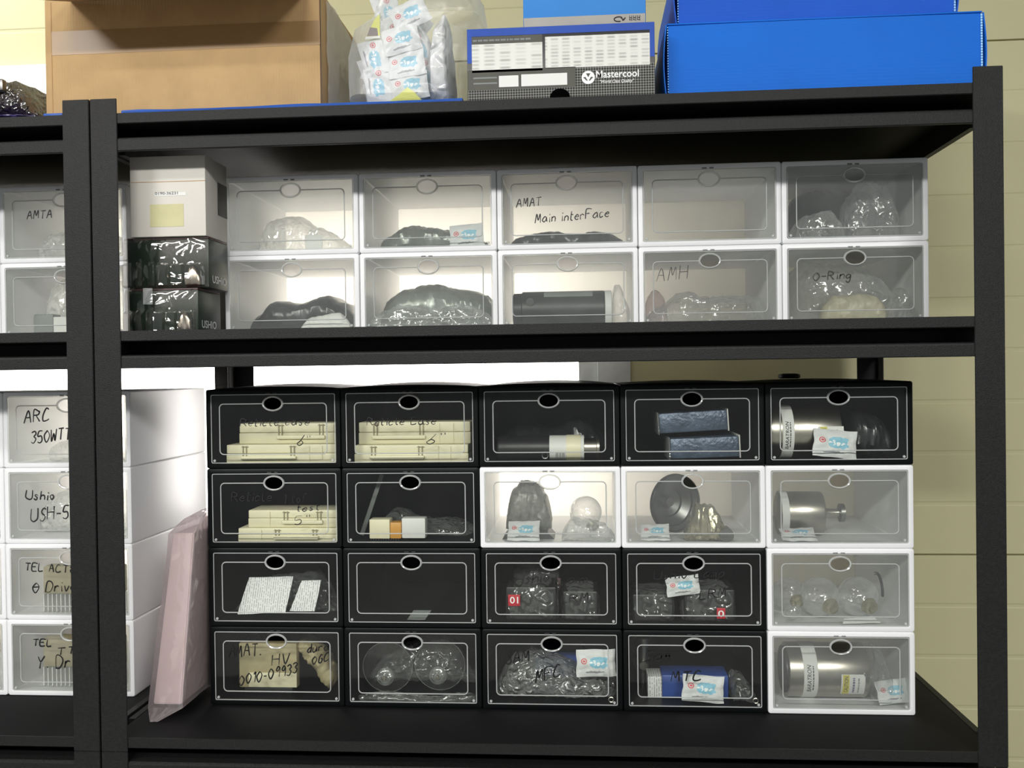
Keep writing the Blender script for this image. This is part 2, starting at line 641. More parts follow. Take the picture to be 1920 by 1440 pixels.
M_black_metal = P('black_powder_coat', (27, 27, 27), 0.5, 0.0, 0.25, 260.0, 0.3, 500.0, spec=0.22)
M_board = P('black_shelf_board', (15, 15, 16), 0.62, 0.0, 0.1, 20.0, 0.05, 300.0, spec=0.13)
M_wall = P('cream_panel', (203, 198, 157), 0.55, 0.0, 0.02, 3.0)
M_ceil = P('ceiling_white', (235, 235, 230), 0.8)
M_floor = P('floor_grey', (120, 120, 118), 0.5)
M_frame = P('window_frame_grey', (214, 218, 220), 0.45)
M_pane_light = emit('daylit_frosted_glass', (255, 249, 243), 7.5)
M_trunk = P('white_trunking', (243, 244, 246), 0.5)
M_shell_w = P('white_box_plastic', (242, 243, 244), 0.35, 0.0, 0.01, 10.0, transl=0.12)
M_shell_back = P('translucent_box_back', (244, 242, 238), 0.5, 0.0, 0.01, 10.0, transl=0.75)
M_shell_b = P('black_box_plastic', (9, 12, 13), 0.4, 0.0, 0.1, 10.0, spec=0.16)
M_door_w = clear_pane('clear_door_of_white_box', 0.055, 0.04)
M_door_b = clear_pane('clear_door_of_black_box', 0.006, 0.025)
M_rim = film('milky_moulded_edge', haze=0.72, edge=0.2, bump=0.0, gloss=0.12, tshare=0.42)
M_ink = P('marker_ink', (16, 16, 17), 0.5)
M_inkthin = P('faded_marker_ink', (60, 60, 58), 0.6)
M_cream = P('cream_case_plastic', (226, 220, 188), 0.4, 0.0, 0.03, 40.0, transl=0.1)
M_cream2 = P('pale_cream_plastic', (238, 232, 200), 0.4, 0.0, 0.03, 40.0, transl=0.1)
M_line = P('case_clip', (150, 144, 116), 0.6)
M_steel = P('brushed_steel', (186, 181, 170), 0.3, 1.0, 0.08, 40.0)
M_steel_d = P('dull_steel', (130, 130, 128), 0.35, 1.0, 0.1, 40.0)
M_label = P('white_label', (218, 218, 214), 0.5, var=0.02)
M_yellow = P('caution_yellow', (206, 196, 60), 0.5)
M_print = P('printed_text_black', (30, 30, 32), 0.6)
M_printp = P('printed_text_purple', (96, 88, 128), 0.6)
M_blackpl = P('black_moulded_plastic', (30, 31, 32), 0.4)
M_darkbag = P('charcoal_antistatic_film', (74, 76, 78), 0.3, 0.25, 0.15, 40.0, 0.3, 60.0, spec=0.6)
M_blackbag = P('black_film', (34, 36, 38), 0.28, 0.0, 0.2, 40.0, 0.4, 60.0, spec=0.7)
M_greybag = P('grey_green_antistatic_film', (134, 139, 132), 0.28, 0.35, 0.14, 30.0, 0.35, 60.0, spec=0.6)
M_bluegrey = P('blue_grey_foil', (82, 94, 112), 0.35, 0.3, 0.25, 60.0, 0.9, 110.0)
M_film = film('clear_bag_film', haze=0.15, edge=0.5, bump=0.9, bscale=50.0, gloss=0.6, rough=0.14)
M_film_soft = film('hazy_bag_film', haze=0.3, edge=0.4, bump=0.7, bscale=45.0, gloss=0.4)
M_film_wrinkled = film('wrinkled_bag_film', haze=0.34, edge=0.45, bump=1.0, bscale=70.0, gloss=0.5, rough=0.2)
M_film_pink = film('pink_antistatic_film', tint=(254, 246, 247), haze=0.3, edge=0.35, bump=0.35, bscale=30.0, hazecol=(236, 226, 227), gloss=0.35)
M_film_big = film('big_clear_bag_film', haze=0.17, edge=0.45, bump=0.5, bscale=22.0, gloss=0.15, rough=0.3)
M_film_mid = film('crumpled_milky_film', haze=0.92, edge=0.08, bump=0.9, bscale=40.0, gloss=0.1, hazecol=(252, 253, 253), tshare=0.2)
M_bubble = film('dark_bubble_film', tint=(140, 132, 132), haze=0.5, edge=0.4, bump=0.6, bscale=90.0, hazecol=(84, 76, 76), gloss=0.3)
M_glass = film('bulb_glass', haze=0.16, edge=0.84, bump=0.6, bscale=45.0, rough=0.08, gloss=0.65)
M_disc = film('clear_disc_plastic', haze=0.02, edge=0.4, bump=0.0, rough=0.05, gloss=0.7)
M_pinkfoam = P('pink_board', (226, 214, 211), 0.6, 0.0, 0.04, 20.0)
M_packet = packet_material()
M_yellowpk = P('yellow_film', (206, 208, 18), 0.35)
M_olive = P('olive_yellow_film', (196, 192, 130), 0.4, 0.0, 0.1, 40.0, 0.3, 60.0)
M_ringbag = P('yellowish_ring_bag', (206, 200, 172), 0.35, 0.0, 0.12, 60.0, 0.4, 60.0, transl=0.3)
M_brown = P('brown_print', (72, 30, 24), 0.4)
M_card = P('brown_cardboard', (188, 156, 112), 0.75, 0.0, 0.06, 25.0, 0.12, 260.0, spec=0.2)
_nt = M_card.node_tree
_tc = _nt.nodes.new('ShaderNodeTexCoord')
_wv = _nt.nodes.new('ShaderNodeTexWave')
_wv.bands_direction = 'X'
_wv.inputs['Scale'].default_value = 60.0
_wv.inputs['Distortion'].default_value = 1.5
_nt.links.new(_tc.outputs['Object'], _wv.inputs['Vector'])
_bp = _nt.nodes.new('ShaderNodeBump')
_bp.inputs['Strength'].default_value = 0.12
_bp.inputs['Distance'].default_value = 0.002
_nt.links.new(_wv.outputs['Fac'], _bp.inputs['Height'])
_nt.links.new(_bp.outputs[0], [n for n in _nt.nodes if n.type == 'BSDF_PRINCIPLED'][0].inputs['Normal'])
M_cardside = P('cardboard_edge', (178, 140, 98), 0.8, 0.0, 0.08, 40.0)
M_shaded_tape = P('shadow_darkened_tape', (158, 126, 84), 0.35, 0.0, 0.03, 20.0)  # packing tape, its brown darkened with part of the carton's shadow
M_bluepad = P('blue_foam_pad', (38, 84, 168), 0.5, 0.0, 0.1, 40.0, 0.2, 90.0)
M_purplepad = P('violet_film', (66, 56, 118), 0.35, 0.0, 0.25, 60.0, 0.4, 70.0)
M_bluebin = flute_material('blue_corrugated_plastic', (20, 104, 205))
M_bluebin2 = flute_material('deep_blue_corrugated_plastic', (28, 88, 194))
M_flute = P('pale_blue_flute_ends', (150, 205, 250), 0.4)
M_bluecarton = P('sky_blue_carton', (68, 134, 206), 0.7, 0.0, 0.02, 12.0, spec=0.1)
M_greystrip = P('grey_print_strip', (150, 148, 142), 0.4)
M_carton_blk = P('black_carton', (38, 38, 38), 0.4)
M_carton_blue = P('blue_carton_print', (50, 82, 168), 0.5, spec=0.15)
M_carbon = checker_material('carbon_print', (122, 122, 118), (44, 44, 42), 330.0)
M_greyprint = P('grey_carton_print', (88, 88, 82), 0.5, spec=0.12)
M_white_print = P('white_print', (240, 240, 240), 0.5)
M_tableA = table_material('price_table_print', 0.026, 0.0062)
M_tableB = table_material('size_table_print', 0.0185, 0.0055)
M_carton_w = P('white_carton', (206, 202, 192), 0.6, 0.0, 0.02, 20.0)
M_carton_patch = P('yellowed_label', (192, 187, 142), 0.6)
M_green = P('dark_green_carton', (12, 34, 22), 0.4, 0.0, 0.1)
M_darkred = P('dark_red_carton', (58, 24, 24), 0.45)
M_blister = film('blister_plastic', tint=(250, 248, 246), haze=0.025, edge=0.5, bump=0.5, bscale=30.0, rough=0.05, gloss=0.9)
M_redlab = P('red_label', (186, 36, 52), 0.5)
M_brownlab = P('dark_brown_label', (84, 62, 56), 0.5)
M_beige = P('beige_board', (164, 153, 118), 0.6, 0.0, 0.08, 60.0)
M_orange = P('amber_plastic', (206, 150, 70), 0.4)
M_blueblk = P('blue_module', (52, 78, 148), 0.4)
M_paper_lines = lines_material('printed_sheet', 0.0042, (222, 223, 222), (150, 150, 152))
M_goldfoil = P('crumpled_foil', (182, 176, 150), 0.25, 0.7, 0.2, 80.0, 0.8, 80.0)
M_mottled = P('mottled_grey_wrap', (120, 120, 112), 0.35, 0.2, 0.3, 90.0, 0.8, 90.0)
M_void = P('painted_opening_shade', (5, 5, 5), 1.0, spec=0.0)  # unlit inside of the notch, painted as matte black
M_tag = P('grey_tag', (120, 124, 122), 0.6)

# ------------------------------------------------------------------ the room
RW, RD, PW = 1.5, 0.641, 0.0465
Z_TOP, Z_MID, Z_BOT, Z_POST = 1.0678, 0.6973, 0.0, 1.0926
WALL_Y = 0.80

gx0, gx1 = -2.2, at(1085, 712, WALL_Y).x                # window glass
fx1 = at(1182, 712, WALL_Y).x
wz1 = at(700, 522, WALL_Y).z
wz0 = at(700, 965, WALL_Y).z


def wall_profile(z0, z1):
    """front outline of the sandwich panel between two heights, with shallow ribs and deep joints"""
    zj = at(1885, 75, WALL_Y).z
    pitch = (zj - at(1885, 1040, WALL_Y).z) / 10.0
    pts = [(WALL_Y, z0)]
    k0 = math.ceil((z0 + 0.012 - zj) / pitch)
    k = k0
    while zj + k * pitch < z1 - 0.012:
        z = zj + k * pitch
        if k % 10 == 0:
            w, d = 0.0022, 0.010
        else:
            w, d = 0.006, 0.0012
        pts += [(WALL_Y, z - w), (WALL_Y + d, z - w * 0.5), (WALL_Y + d, z + w * 0.5), (WALL_Y, z + w)]
        k += 1
    pts += [(WALL_Y, z1), (WALL_Y + 0.06, z1), (WALL_Y + 0.06, z0)]
    return pts


wb = bmesh.new()
extrude_profile(wall_profile(FLOOR, CEIL), 'x', fx1, 4.0, wb)
extrude_profile(wall_profile(wz1 + 0.05, CEIL), 'x', -2.6, fx1, wb)
extrude_profile(wall_profile(FLOOR, wz0 - 0.05), 'x', -2.6, fx1, wb)
tag(obj('wall_back', wb, M_wall, smooth=False), kind='structure')
tag(obj('floor', nbox(-2.6, 4.0, -5.0, WALL_Y, FLOOR - 0.05, FLOOR), M_floor), kind='structure')
tag(obj('ceiling', nbox(-2.6, 4.0, -5.0, WALL_Y, CEIL, CEIL + 0.05), M_ceil), kind='structure')

win = thing('window_1', (gx1 - 0.5, WALL_Y, wz0 - 0.05), None, None)
tag(win, kind='structure')
fb = bmesh.new()
box(fb, gx0 - 0.05, fx1, WALL_Y - 0.012, WALL_Y + 0.05, wz1, wz1 + 0.05, 0.002, mi=0)
box(fb, gx0 - 0.05, fx1, WALL_Y - 0.012, WALL_Y + 0.05, wz0 - 0.05, wz0, 0.002)
xs = at(1120, 712, WALL_Y).x
box(fb, xs, fx1, WALL_Y - 0.014, WALL_Y + 0.05, wz0, wz1, 0.002)
obj('outer_frame', fb, M_frame, win)
obj('sash', nbox(gx1, xs, WALL_Y - 0.004, WALL_Y + 0.05, wz0, wz1, 0.002), P('sash_white', (226, 232, 232), 0.4), win)
obj('pane', nbox(gx0, gx1, WALL_Y + 0.02, WALL_Y + 0.026, wz0, wz1), M_pane_light, win)
tz1, tz0 = at(40, 129, WALL_Y).z, at(40, 228, WALL_Y).z
tag(obj('trim_1', nbox(-2.6, 0.45, WALL_Y - 0.03, WALL_Y - 0.0005, tz0, tz1, 0.003), M_trunk), kind='structure')

# ------------------------------------------------------------------ shelving racks
BEAM = [(0, 0), (0, -.0165), (.0015, -.0178), (.085, -.0188), (.085, -.0402), (.003, -.0412), (.0006, -.0432), (0, -.046), (0, -.0628), (.0012, -.0642), (.006, -.0642), (.006, -.0450), (.0875, -.0430), (.0875, -.0150), (.003, -.0150), (.003, 0)]


def rack(x0, x1, label, front_only_right=False):
    r = thing('storage_rack', ((x0 + x1) / 2, 0, FLOOR), label, 'shelf rack')
    for sx, xo in ((1, x0), (-1, x1)):
        for sy, yo in ((1, -0.002), (-1, RD + 0.002)):
            def post(z0, z1):
                pts = [(0, 0), (PW, 0), (PW, .0022), (.0022, .0022), (.0022, .042), (0, .042)]
                pts = [(xo + sx * a, yo + sy * b) for a, b in pts]
                bm = extrude_profile(pts, 'z', z0, z1)
                bmesh.ops.recalc_face_normals(bm, faces=bm.faces)
                es = [e for e in bm.edges if len(e.link_faces) == 2 and e.calc_face_angle(0) > 0.8]
                bmesh.ops.bevel(bm, geom=es, offset=0.0008, segments=2, affect='EDGES')
                return bm
            zs = -0.0235
            obj('post', post(zs + 0.0006, Z_POST), M_black_metal, r)
            obj('lower_post', post(FLOOR, zs), M_black_metal, r)
    for zt, dz in ((Z_TOP, 0.0025), (Z_MID, 0.0025), (Z_BOT, 0.0004)):
        obj('front_beam', extrude_profile([(y, zt + z) for y, z in BEAM], 'x', x0 + 0.003, x1 - 0.003), M_black_metal, r, smooth=False)
        back = [(RD, 0), (RD, -.045), (RD - .012, -.045), (RD - .012, 0)]
        obj('rear_beam', extrude_profile([(y, zt + z) for y, z in back], 'x', x0 + 0.003, x1 - 0.003), M_black_metal, r, smooth=False)
        for sx, xo in ((1, x0 + 0.003), (-1, x1 - 0.003)):
            obj('side_beam', extrude_profile([(xo + sx * 0, zt), (xo + sx * .012, zt), (xo + sx * .012, zt - .05), (xo, zt - .05)], 'y', 0.0885, RD - 0.0125), M_black_metal, r, smooth=False)
        obj('shelf_board', nbox(x0 + 0.0155, x1 - 0.0155, 0.0032, RD - 0.0125, zt - dz - 0.012, zt - dz, 0.001), M_board, r)
    return r


rack(0.0, RW, 'black steel shelf rack holding the black and white boxes, right of the other rack')
rack(-RW - 0.003, -0.003, 'black steel shelf rack cut off by the left picture edge')
BOARD_TOP, BOARD_MID, BOARD_BOT = Z_TOP - 0.0025, Z_MID - 0.0025, Z_BOT - 0.0004

# ------------------------------------------------------------------ drop-front storage boxes
BW, BH, BD = 0.2566, 0.1481, 0.36
PX, PH = 0.2577, 0.1484


def L3(pts, y):
    return [(x, y, z) for x, z in pts]


def shell_bm():
    w = BW / 2

    def rr(i, r):
        return rrect(-w + i, w - i, i, BH - i, r)
    loops = [L3(rr(.003, .003), BD), L3(rr(0, .004), BD - .003), L3(rr(0, .004), .0022), L3(rr(.0008, .004), .0006), L3(rr(.0022, .004), 0),
             L3(rr(.0082, .003), 0), L3(rr(.009, .003), .001), L3(rr(.009, .003), .006), L3(rr(.0045, .003), .008), L3(rr(.0045, .003), BD - .004)]
    bm = loft(bmesh.new(), loops)
    bm.faces.ensure_lookup_table()
    for f in bm.faces:
        if len(f.verts) > 8: f.material_index = 1
    return bm


OVX, OVZ, OVC = 0.0205, 0.0145, BH - 0.0275


def ellipse(rx, rz, cz, n=36):
    return [(rx * math.cos(2 * math.pi * k / n), cz + rz * math.sin(2 * math.pi * k / n)) for k in range(n)]


def door_bm():
    bm = bmesh.new()
    w = BW / 2 - .0094

    def ring(pts):
        vs = [bm.verts.new((x, 0.0016, z)) for x, z in pts]
        return [bm.edges.new((vs[i], vs[(i + 1) % len(vs)])) for i in range(len(vs))]
    e = ring(rrect(-w, w, .0094, BH - .0094, .003)) + ring(ellipse(.0172, .0115, OVC))
    bmesh.ops.triangle_fill(bm, edges=e, use_beauty=True, use_dissolve=False)
    r = bmesh.ops.extrude_face_region(bm, geom=bm.faces[:])
    bmesh.ops.translate(bm, verts=[v for v in r['geom'] if isinstance(v, bmesh.types.BMVert)], vec=(0, 0.0018, 0))
    return bm


def rim_bm():
    """raised edge of the door and the rounded-rectangle bead on it"""
    bm = bmesh.new()
    w = BW / 2 - .0096
    a, b = rrect(-w, w, .0096, BH - .0096, .003), rrect(-w + .0014, w - .0014, .011, BH - .011, .0025)
    t = bmesh.new()
    loft(t, [L3(a, .0016), L3(a, .0004), L3(b, .0004), L3(b, .0016)], False, False)
    merge(bm, t)
    x1, z0, z1 = BW / 2 - .0262, .0262, OVC
    pts = rrect(-x1, x1, z0, z1, .0075, 6)
    # open the bead where the finger ring sits
    loop = pts
    k0 = 6  # last point of the upper right corner: start of the top edge
    order = [loop[(k0 + 1 + i) % len(loop)] for i in range(len(loop))]
    path = [(-OVX + .001, z1)] + order + [(OVX - .001, z1)]
    tube(bm, [(x, .0012, z) for x, z in path], .00105, 6)
    for sx in (-1, 1):   # hinge pips in the lower corners
        lathe(bm, [(-0.0002, .0022), (.0016, .0026)], 'y', (sx * (BW / 2 - .0155), 0, .0145), 12)
    return bm


def ring_bm():
    bm = bmesh.new()
    o1, i1 = ellipse(OVX, OVZ, OVC), ellipse(.0171, .0113, OVC)
    m1 = ellipse(.0190, .0130, OVC)
    t = loft(bmesh.new(), [L3(o1, .0016), L3(ellipse(OVX - .0006, OVZ - .0006, OVC), -.0004), L3(m1, -.0012), L3(i1, -.0004), L3(i1, .0036)], False, False)
    return merge(bm, t)


def latch_bm():
    bm = bmesh.new()
    for a, b in ((-.0125, -.004), (.001, .0085)):
        box(bm, a, b, -.0006, .0012, BH - .0092, BH - .0068, .0005)
    return bm


protos = {}


def make_box(kind):
    r = bpy.data.objects.new('storage_box', None)
    C.objects.link(r)
    obj('shell', shell_bm(), [M_shell_w, M_shell_back] if kind == 'w' else [M_shell_b, M_shell_b], r, local=True)
    d = obj('door', door_bm(), M_door_w if kind == 'w' else M_door_b, r, local=True)
    obj('raised_rim', rim_bm(), M_rim, d, local=True)
    obj('finger_ring', ring_bm(), M_rim, d, local=True)
    obj('latch', latch_bm(), M_tag if kind == 'w' else M_blackpl, d, local=True)
    return r


class Box:
    pass


def place(kind, x, y, z, label, group):
    """x: left edge of the front"""
    if kind not in protos:
        r = protos[kind] = make_box(kind)
    else:
        s = protos[kind]
        r = s.copy(); C.objects.link(r)
        for ch in s.children:
            c = ch.copy(); C.objects.link(c); c.parent = r
            for g in ch.children:
                if g.name.startswith('handwriting'): continue
                k = g.copy(); C.objects.link(k); k.parent = c
    r.location = (x + BW / 2, y, z)
    tag(r, label, 'storage box', group)
    B = Box()
    B.root, B.x, B.y, B.z, B.kind = r, x, y, z, kind
    B.door = [c for c in r.children if c.name.startswith('door')][0]
    B.floor = z + .0046
    return B


ORD = ['leftmost', 'second from left', 'third from left', 'fourth from left', 'rightmost']
U, Lw, Lf = {}, {}, {}
up_desc = {(1, 0): 'a small white tag inside', (1, 1): 'a grey bag and printed sachet inside', (1, 2): 'two lines of handwriting', (1, 3): 'nothing inside', (1, 4): 'a dark interior',
           (0, 0): 'black folded bags inside', (0, 1): 'a bulging grey-green bag inside', (0, 2): 'a black cylinder inside', (0, 3): 'faint handwriting, clear bag inside', (0, 4): 'handwriting and clear bags'}
for row in (0, 1):
    for c in range(5):
        lab = 'white box, upper shelf %s row, %s, %s' % (('bottom', 'top')[row], ORD[c], up_desc[row, c])
        U[row, c] = place('w', 0.1621 + c * PX, 0.1732 + 0.0079 * c * PX, BOARD_MID + 0.0003 + row * PH, lab, 'white boxes on the upper shelf')
rown = ['bottom', 'third', 'second', 'top']  # counted from the top
lw_desc = {(3, 0): 'two cream cases and handwriting', (3, 1): 'two cream cases, right of its twin', (3, 2): 'a black tube inside', (3, 3): 'two blue-grey packs inside', (3, 4): 'a steel cylinder and sachet',
           (2, 0): 'three lines of handwriting', (2, 1): 'white connectors inside', (2, 2): 'a grey domed lump inside', (2, 3): 'a dark dish inside', (2, 4): 'a knobbed steel cylinder',
           (1, 0): 'white printed sheets inside', (1, 1): 'almost empty', (1, 2): 'red number labels inside', (1, 3): 'dark bags, one red tag', (1, 4): 'three glass bulbs',
           (0, 0): 'handwriting over beige boards', (0, 1): 'two clear discs inside', (0, 2): 'a big crumpled clear bag', (0, 3): 'a blue module inside', (0, 4): 'a steel cylinder with caution label'}
for row in range(4):
    for c in range(5):
        k = 'w' if (c == 4 and row < 3) or (row == 2 and c in (2, 3)) else 'b'
        lab = '%s box, lower shelf %s row, %s, %s' % ('white' if k == 'w' else 'black', rown[row], ORD[c], lw_desc[row, c])
        Lw[row, c] = place(k, 0.1247 + c * PX, 0.1642 - 0.0046 * c * PX, BOARD_BOT + 0.0003 + row * PH, lab, '%s boxes on the lower shelf' % ('white' if k == 'w' else 'black'))
lf_desc = {('u', 1): 'handwriting on its door', ('u', 0): 'a connector strip inside', ('l', 3): 'two lines of handwriting, topmost', ('l', 2): 'two lines of handwriting, second from top',
           ('l', 1): 'a beige board, third from top', ('l', 0): 'a beige board, lowest'}
for c in (-1, -2):
    for lev, z0, n in (('u', BOARD_MID + .0003, 2), ('l', BOARD_BOT + .0003, 4)):
        for row in range(n):
            if c == -1:
                lab = 'white box beside the post, left rack %s shelf, %s' % ({'u': 'upper', 'l': 'lower'}[lev], lf_desc[lev, row])
            else:
                lab = 'white box cut off by the left picture edge, %s shelf, %s' % ({'u': 'upper', 'l': 'lower'}[lev], (['bottom row', 'top row'] if lev == 'u' else ['bottom row', 'third row', 'second row', 'top row'])[row])
            Lf[lev, row, c] = place('w', -0.0394 + c * PX - 0.0005, 0.2017, z0 + row * PH, lab, 'white boxes on the left rack')

# domed lids of the black boxes in the top row
for c in range(5):
    B = Lw[3, c]
    bm = bmesh.new()
    n = 24
    loops = []
    for j in range(7):
        y = 0.012 + (BD - 0.03) * j / 6
        yy = math.sin(math.pi * min(1, max(0, (j + 0.6) / 7.2))) ** 0.5
        top = [(-BW / 2 + .006 + (BW - .012) * i / n, y, BH + .0002 + (0.0085 if c < 3 else 0.005) * yy * math.sin(math.pi * i / n) ** 0.7) for i in range(n + 1)]
        bot = [(BW / 2 - .006, y, BH + .0001), (-BW / 2 + .006, y, BH + .0001)]
        loops.append(top + bot)
    loft(bm, loops)
    obj('lid', bm, M_shell_b, B.root, local=True)
cp = at(1480, 708, 0.40)
tag(obj('round_cap', lathe(bmesh.new(), [(0, .018), (.002, .022), (.008, .021), (.010, .012)], 'z', (cp.x, 0.40, Lw[3, 4].z + BH + .0055)), M_shell_b), 'small round black cap lying on top of the rightmost black box', 'cap')

# ------------------------------------------------------------------ handwriting on the doors
GL = {
 'A': ('00 39 60', '14 54'), 'M': ('00 19 33 59 60',), 'T': ('09 69', '39 30'), 'R': ('00 09 48 57 45 05', '25 60'), 'C': ('58 39 17 03 10 40 61',),
 'U': ('09 02 20 40 62 69', ), 'S': ('58 39 17 25 44 52 30 01',), 'H': ('00 09', '60 69', '05 65'), 'W': ('09 10 36 50 69',), 'E': ('69 09 00 60', '05 45'),
 'L': ('09 00 50',), 'P': ('00 09 48 57 45 05',), 'B': ('00 09 48 46 05 45 62 40 00',), 'D': ('00 09 49 65 40 00',), 'V': ('09 30 69',), 'F': ('69 09 00', '05 45'),
 'G': ('58 39 15 10 40 54 34',), 'Y': ('09 35 69', '35 20'), 'O': ('39 05 30 65 39',), 'I': ('30 39',), '$': ('39 05 30 65 39', '05 65'),
 'a': ('45 25 02 20 42 45', '45 50'), 'b': ('09 00 30 43 25 03',), 'c': ('44 25 03 10 41',), 'd': ('45 25 02 20 43', '49 40'), 'e': ('03 43 35 14 02 20 41',),
 'f': ('48 39 17 10', '05 35'), 'g': ('44 25 03 11 43', '45 4- 2= 0-'), 'h': ('09 00', '03 25 44 40'), 'i': ('15 10', '17 18'), 'l': ('19 11 30',), 'm': ('05 00', '03 15 24 20', '23 35 44 40'),
 'n': ('05 00', '03 25 44 40'), 'o': ('25 03 20 43 25',), 'p': ('05 0=', '04 35 43 20 01'), 'r': ('05 00', '03 25 44'), 's': ('44 25 14 32 20 01',), 't': ('19 11 30', '06 36'),
 'u': ('05 01 20 43', '45 40'), 'v': ('05 20 45',), 'w': ('05 10 24 30 45',), 'y': ('05 22', '45 0='),
 '0': ('39 05 30 65 39',), '1': ('17 39 30',), '2': ('07 39 56 00 60',), '3': ('08 39 57 35 53 30 01',), '5': ('59 19 05 45 52 30 01',), '6': ('59 24 02 20 52 34 13',), '8': ('39 17 53 30 13 57 39',),
 '9': ('57 39 16 35 57 50',), '-': ('04 44',), '.': ('10 11',), '"': ('19 17', '39 37'),
}
VAL = {'-': -2, '=': -4}


def stroke_pts(s):
    out = []
    for t in s.split():
        x = int(t[0]); y = VAL[t[1]] if t[1] in VAL else int(t[1])
        out.append(Vector((x / 9.0, y / 9.0)))
    return out


def smooth_path(p, n=5):
    if len(p) < 3: return p
    q = [p[0]] + p + [p[-1]]
    out = []
    for i in range(1, len(q) - 2):
        a, b, c, d = q[i - 1], q[i], q[i + 1], q[i + 2]
        for k in range(n):
            t = k / n
            out.append(0.5 * ((2 * b) + (c - a) * t + (2 * a - 5 * b + 4 * c - d) * t * t + (3 * b - a - 3 * c + d) * t ** 3))
    out.append(p[-1])
    return out


def handwrite(B, items, mat=None, hw=0.00085):
    """items: (text, x0, y0, x1, y1, cap) in picture pixels: baseline from (x0,y0) to (x1,y1)"""
    rnd = random.Random(sum(ord(ch) for it in items for ch in it[0]))
    Yp = B.y + 0.0009
    for s, x0, y0, x1, y1, cap in items:
        bm = bmesh.new()
        a, b = at(x0, y0, Yp), at(x1, y1, Yp)
        hgt = at(x0, y0 - cap, Yp).z - a.z
        adv = []
        for ch in s:
            if ch == ' ': adv.append(0.55)
            else: adv.append(max(max(p.x for st in GL[ch] for p in stroke_pts(st)), 0.12) + 0.24)
        tot = sum(adv) - 0.24
        sx = (b.x - a.x) / tot
        pos = 0
        for ch, ad in zip(s, adv):
            if ch != ' ':
                jy, jr = rnd.uniform(-.06, .06), rnd.uniform(-.06, .06)
                for st in GL[ch]:
                    pp = smooth_path([v + Vector((rnd.uniform(-.03, .03), rnd.uniform(-.03, .03))) for v in stroke_pts(st)])
                    W = []
                    for v in pp:
                        x = v.x + v.y * (0.12 + jr)
                        X = a.x + (pos + x) * sx
                        Z = a.z + (b.z - a.z) * ((pos + x) * sx) / max(1e-6, (b.x - a.x)) + (v.y + jy) * hgt
                        W.append(Vector((X, Yp, Z)))
                    rows = []
                    for i, w in enumerate(W):
                        t = (W[min(i + 1, len(W) - 1)] - W[max(i - 1, 0)])
                        if t.length < 1e-7: t = Vector((1, 0, 0))
                        t.normalize()
                        n_ = Vector((-t.z, 0, t.x)) * hw * (0.8 + 0.4 * math.sin(3.0 * i / max(1, len(W)) + jr * 20))
                        rows.append((bm.verts.new(w + n_), bm.verts.new(w - n_)))
                    for (p, q), (r_, s_) in zip(rows[:-1], rows[1:]):
                        bm.faces.new((p, q, s_, r_))
            pos += ad
        obj('handwriting', bm, mat or M_ink, B.door, smooth=False)


handwrite(U[1, 2], [('AMAT', 968, 389, 1014, 386, 16), ('Main interFace', 1003, 419, 1141, 406, 17)], hw=0.00091)
handwrite(U[0, 3], [('AMH', 1231, 528, 1288, 522, 24)], M_inkthin, .0006)
handwrite(U[0, 4], [('O-Ring', 1524, 526, 1594, 522, 15)], hw=0.00104)
handwrite(Lw[3, 0], [('Reticle case', 450, 799, 579, 797, 14), ('6"', 556, 836, 580, 834, 19)], hw=0.00078)
handwrite(Lw[3, 1], [('Reticle Case', 688, 798, 816, 796, 14), ('6"', 799, 832, 831, 830, 18)], hw=0.00078)
handwrite(Lw[2, 0], [('Reticle', 434, 941, 508, 939, 17), ('1 tof', 530, 944, 573, 942, 16), ('test', 556, 960, 598, 956, 12), ('5"', 552, 984, 578, 980, 15)], hw=0.00078)
handwrite(Lw[1, 2], [('Ushio', 966, 1098, 1028, 1090, 20), ('Lam', 1040, 1096, 1100, 1092, 18), ('LRM', 1052, 1130, 1102, 1126, 14)], hw=0.00104)
handwrite(Lw[1, 3], [('Ushio Lamp', 1226, 1086, 1356, 1082, 16), ('LRM', 1312, 1124, 1360, 1118, 16)], hw=0.00104)
handwrite(Lw[0, 0], [('AMAT.', 428, 1234, 488, 1228, 22), ('HV', 510, 1247, 541, 1243, 20), ('0010-09933', 448, 1286, 556, 1262, 19), ('dura', 576, 1224, 616, 1218, 16), ('0GC', 584, 1246, 616, 1238, 14)], hw=0.00117)
handwrite(Lw[0, 2], [('SAM', 948, 1246, 991, 1240, 20), ('MFC', 1004, 1280, 1050, 1266, 22)], hw=0.00130)
handwrite(Lw[0, 3], [('Sam', 1208, 1242, 1258, 1238, 18), ('MTC', 1258, 1278, 1314, 1276, 18)], hw=0.00130)
handwrite(Lf['u', 1, -1], [('AMTA', 50, 412, 97, 408, 15)], hw=0.00104)
handwrite(Lf['l', 3, -1], [('ARC', 45, 794, 92, 788, 23), ('350WTT', 58, 831, 132, 824, 22)], hw=0.00130)
handwrite(Lf['l', 2, -1], [('Ushio', 48, 935, 101, 938, 17), ('USH-508', 58, 977, 158, 970, 24)], hw=0.00130)
handwrite(Lf['l', 1, -1], [('TEL ACT8', 47, 1069, 138, 1075, 14), ('$ Driver', 60, 1111, 152, 1106, 19)], hw=0.00117)
handwrite(Lf['l', 0, -1], [('TEL', 62, 1211, 96, 1211, 12), ('TT', 107, 1228, 140, 1226, 13), ('Y. Driver', 70, 1254, 176, 1246, 22)], hw=0.00130)

# ------------------------------------------------------------------ things inside the boxes


def span(B, px0, px1, pyt, d):
    """world x range and height above the box floor of a picture extent at depth d behind the door"""
    Y = B.y + d
    ym = (pyt + 720) / 2
    return at(px0, pyt, Y).x, at(px1, pyt, Y).x, at((px0 + px1) / 2, pyt, Y).z


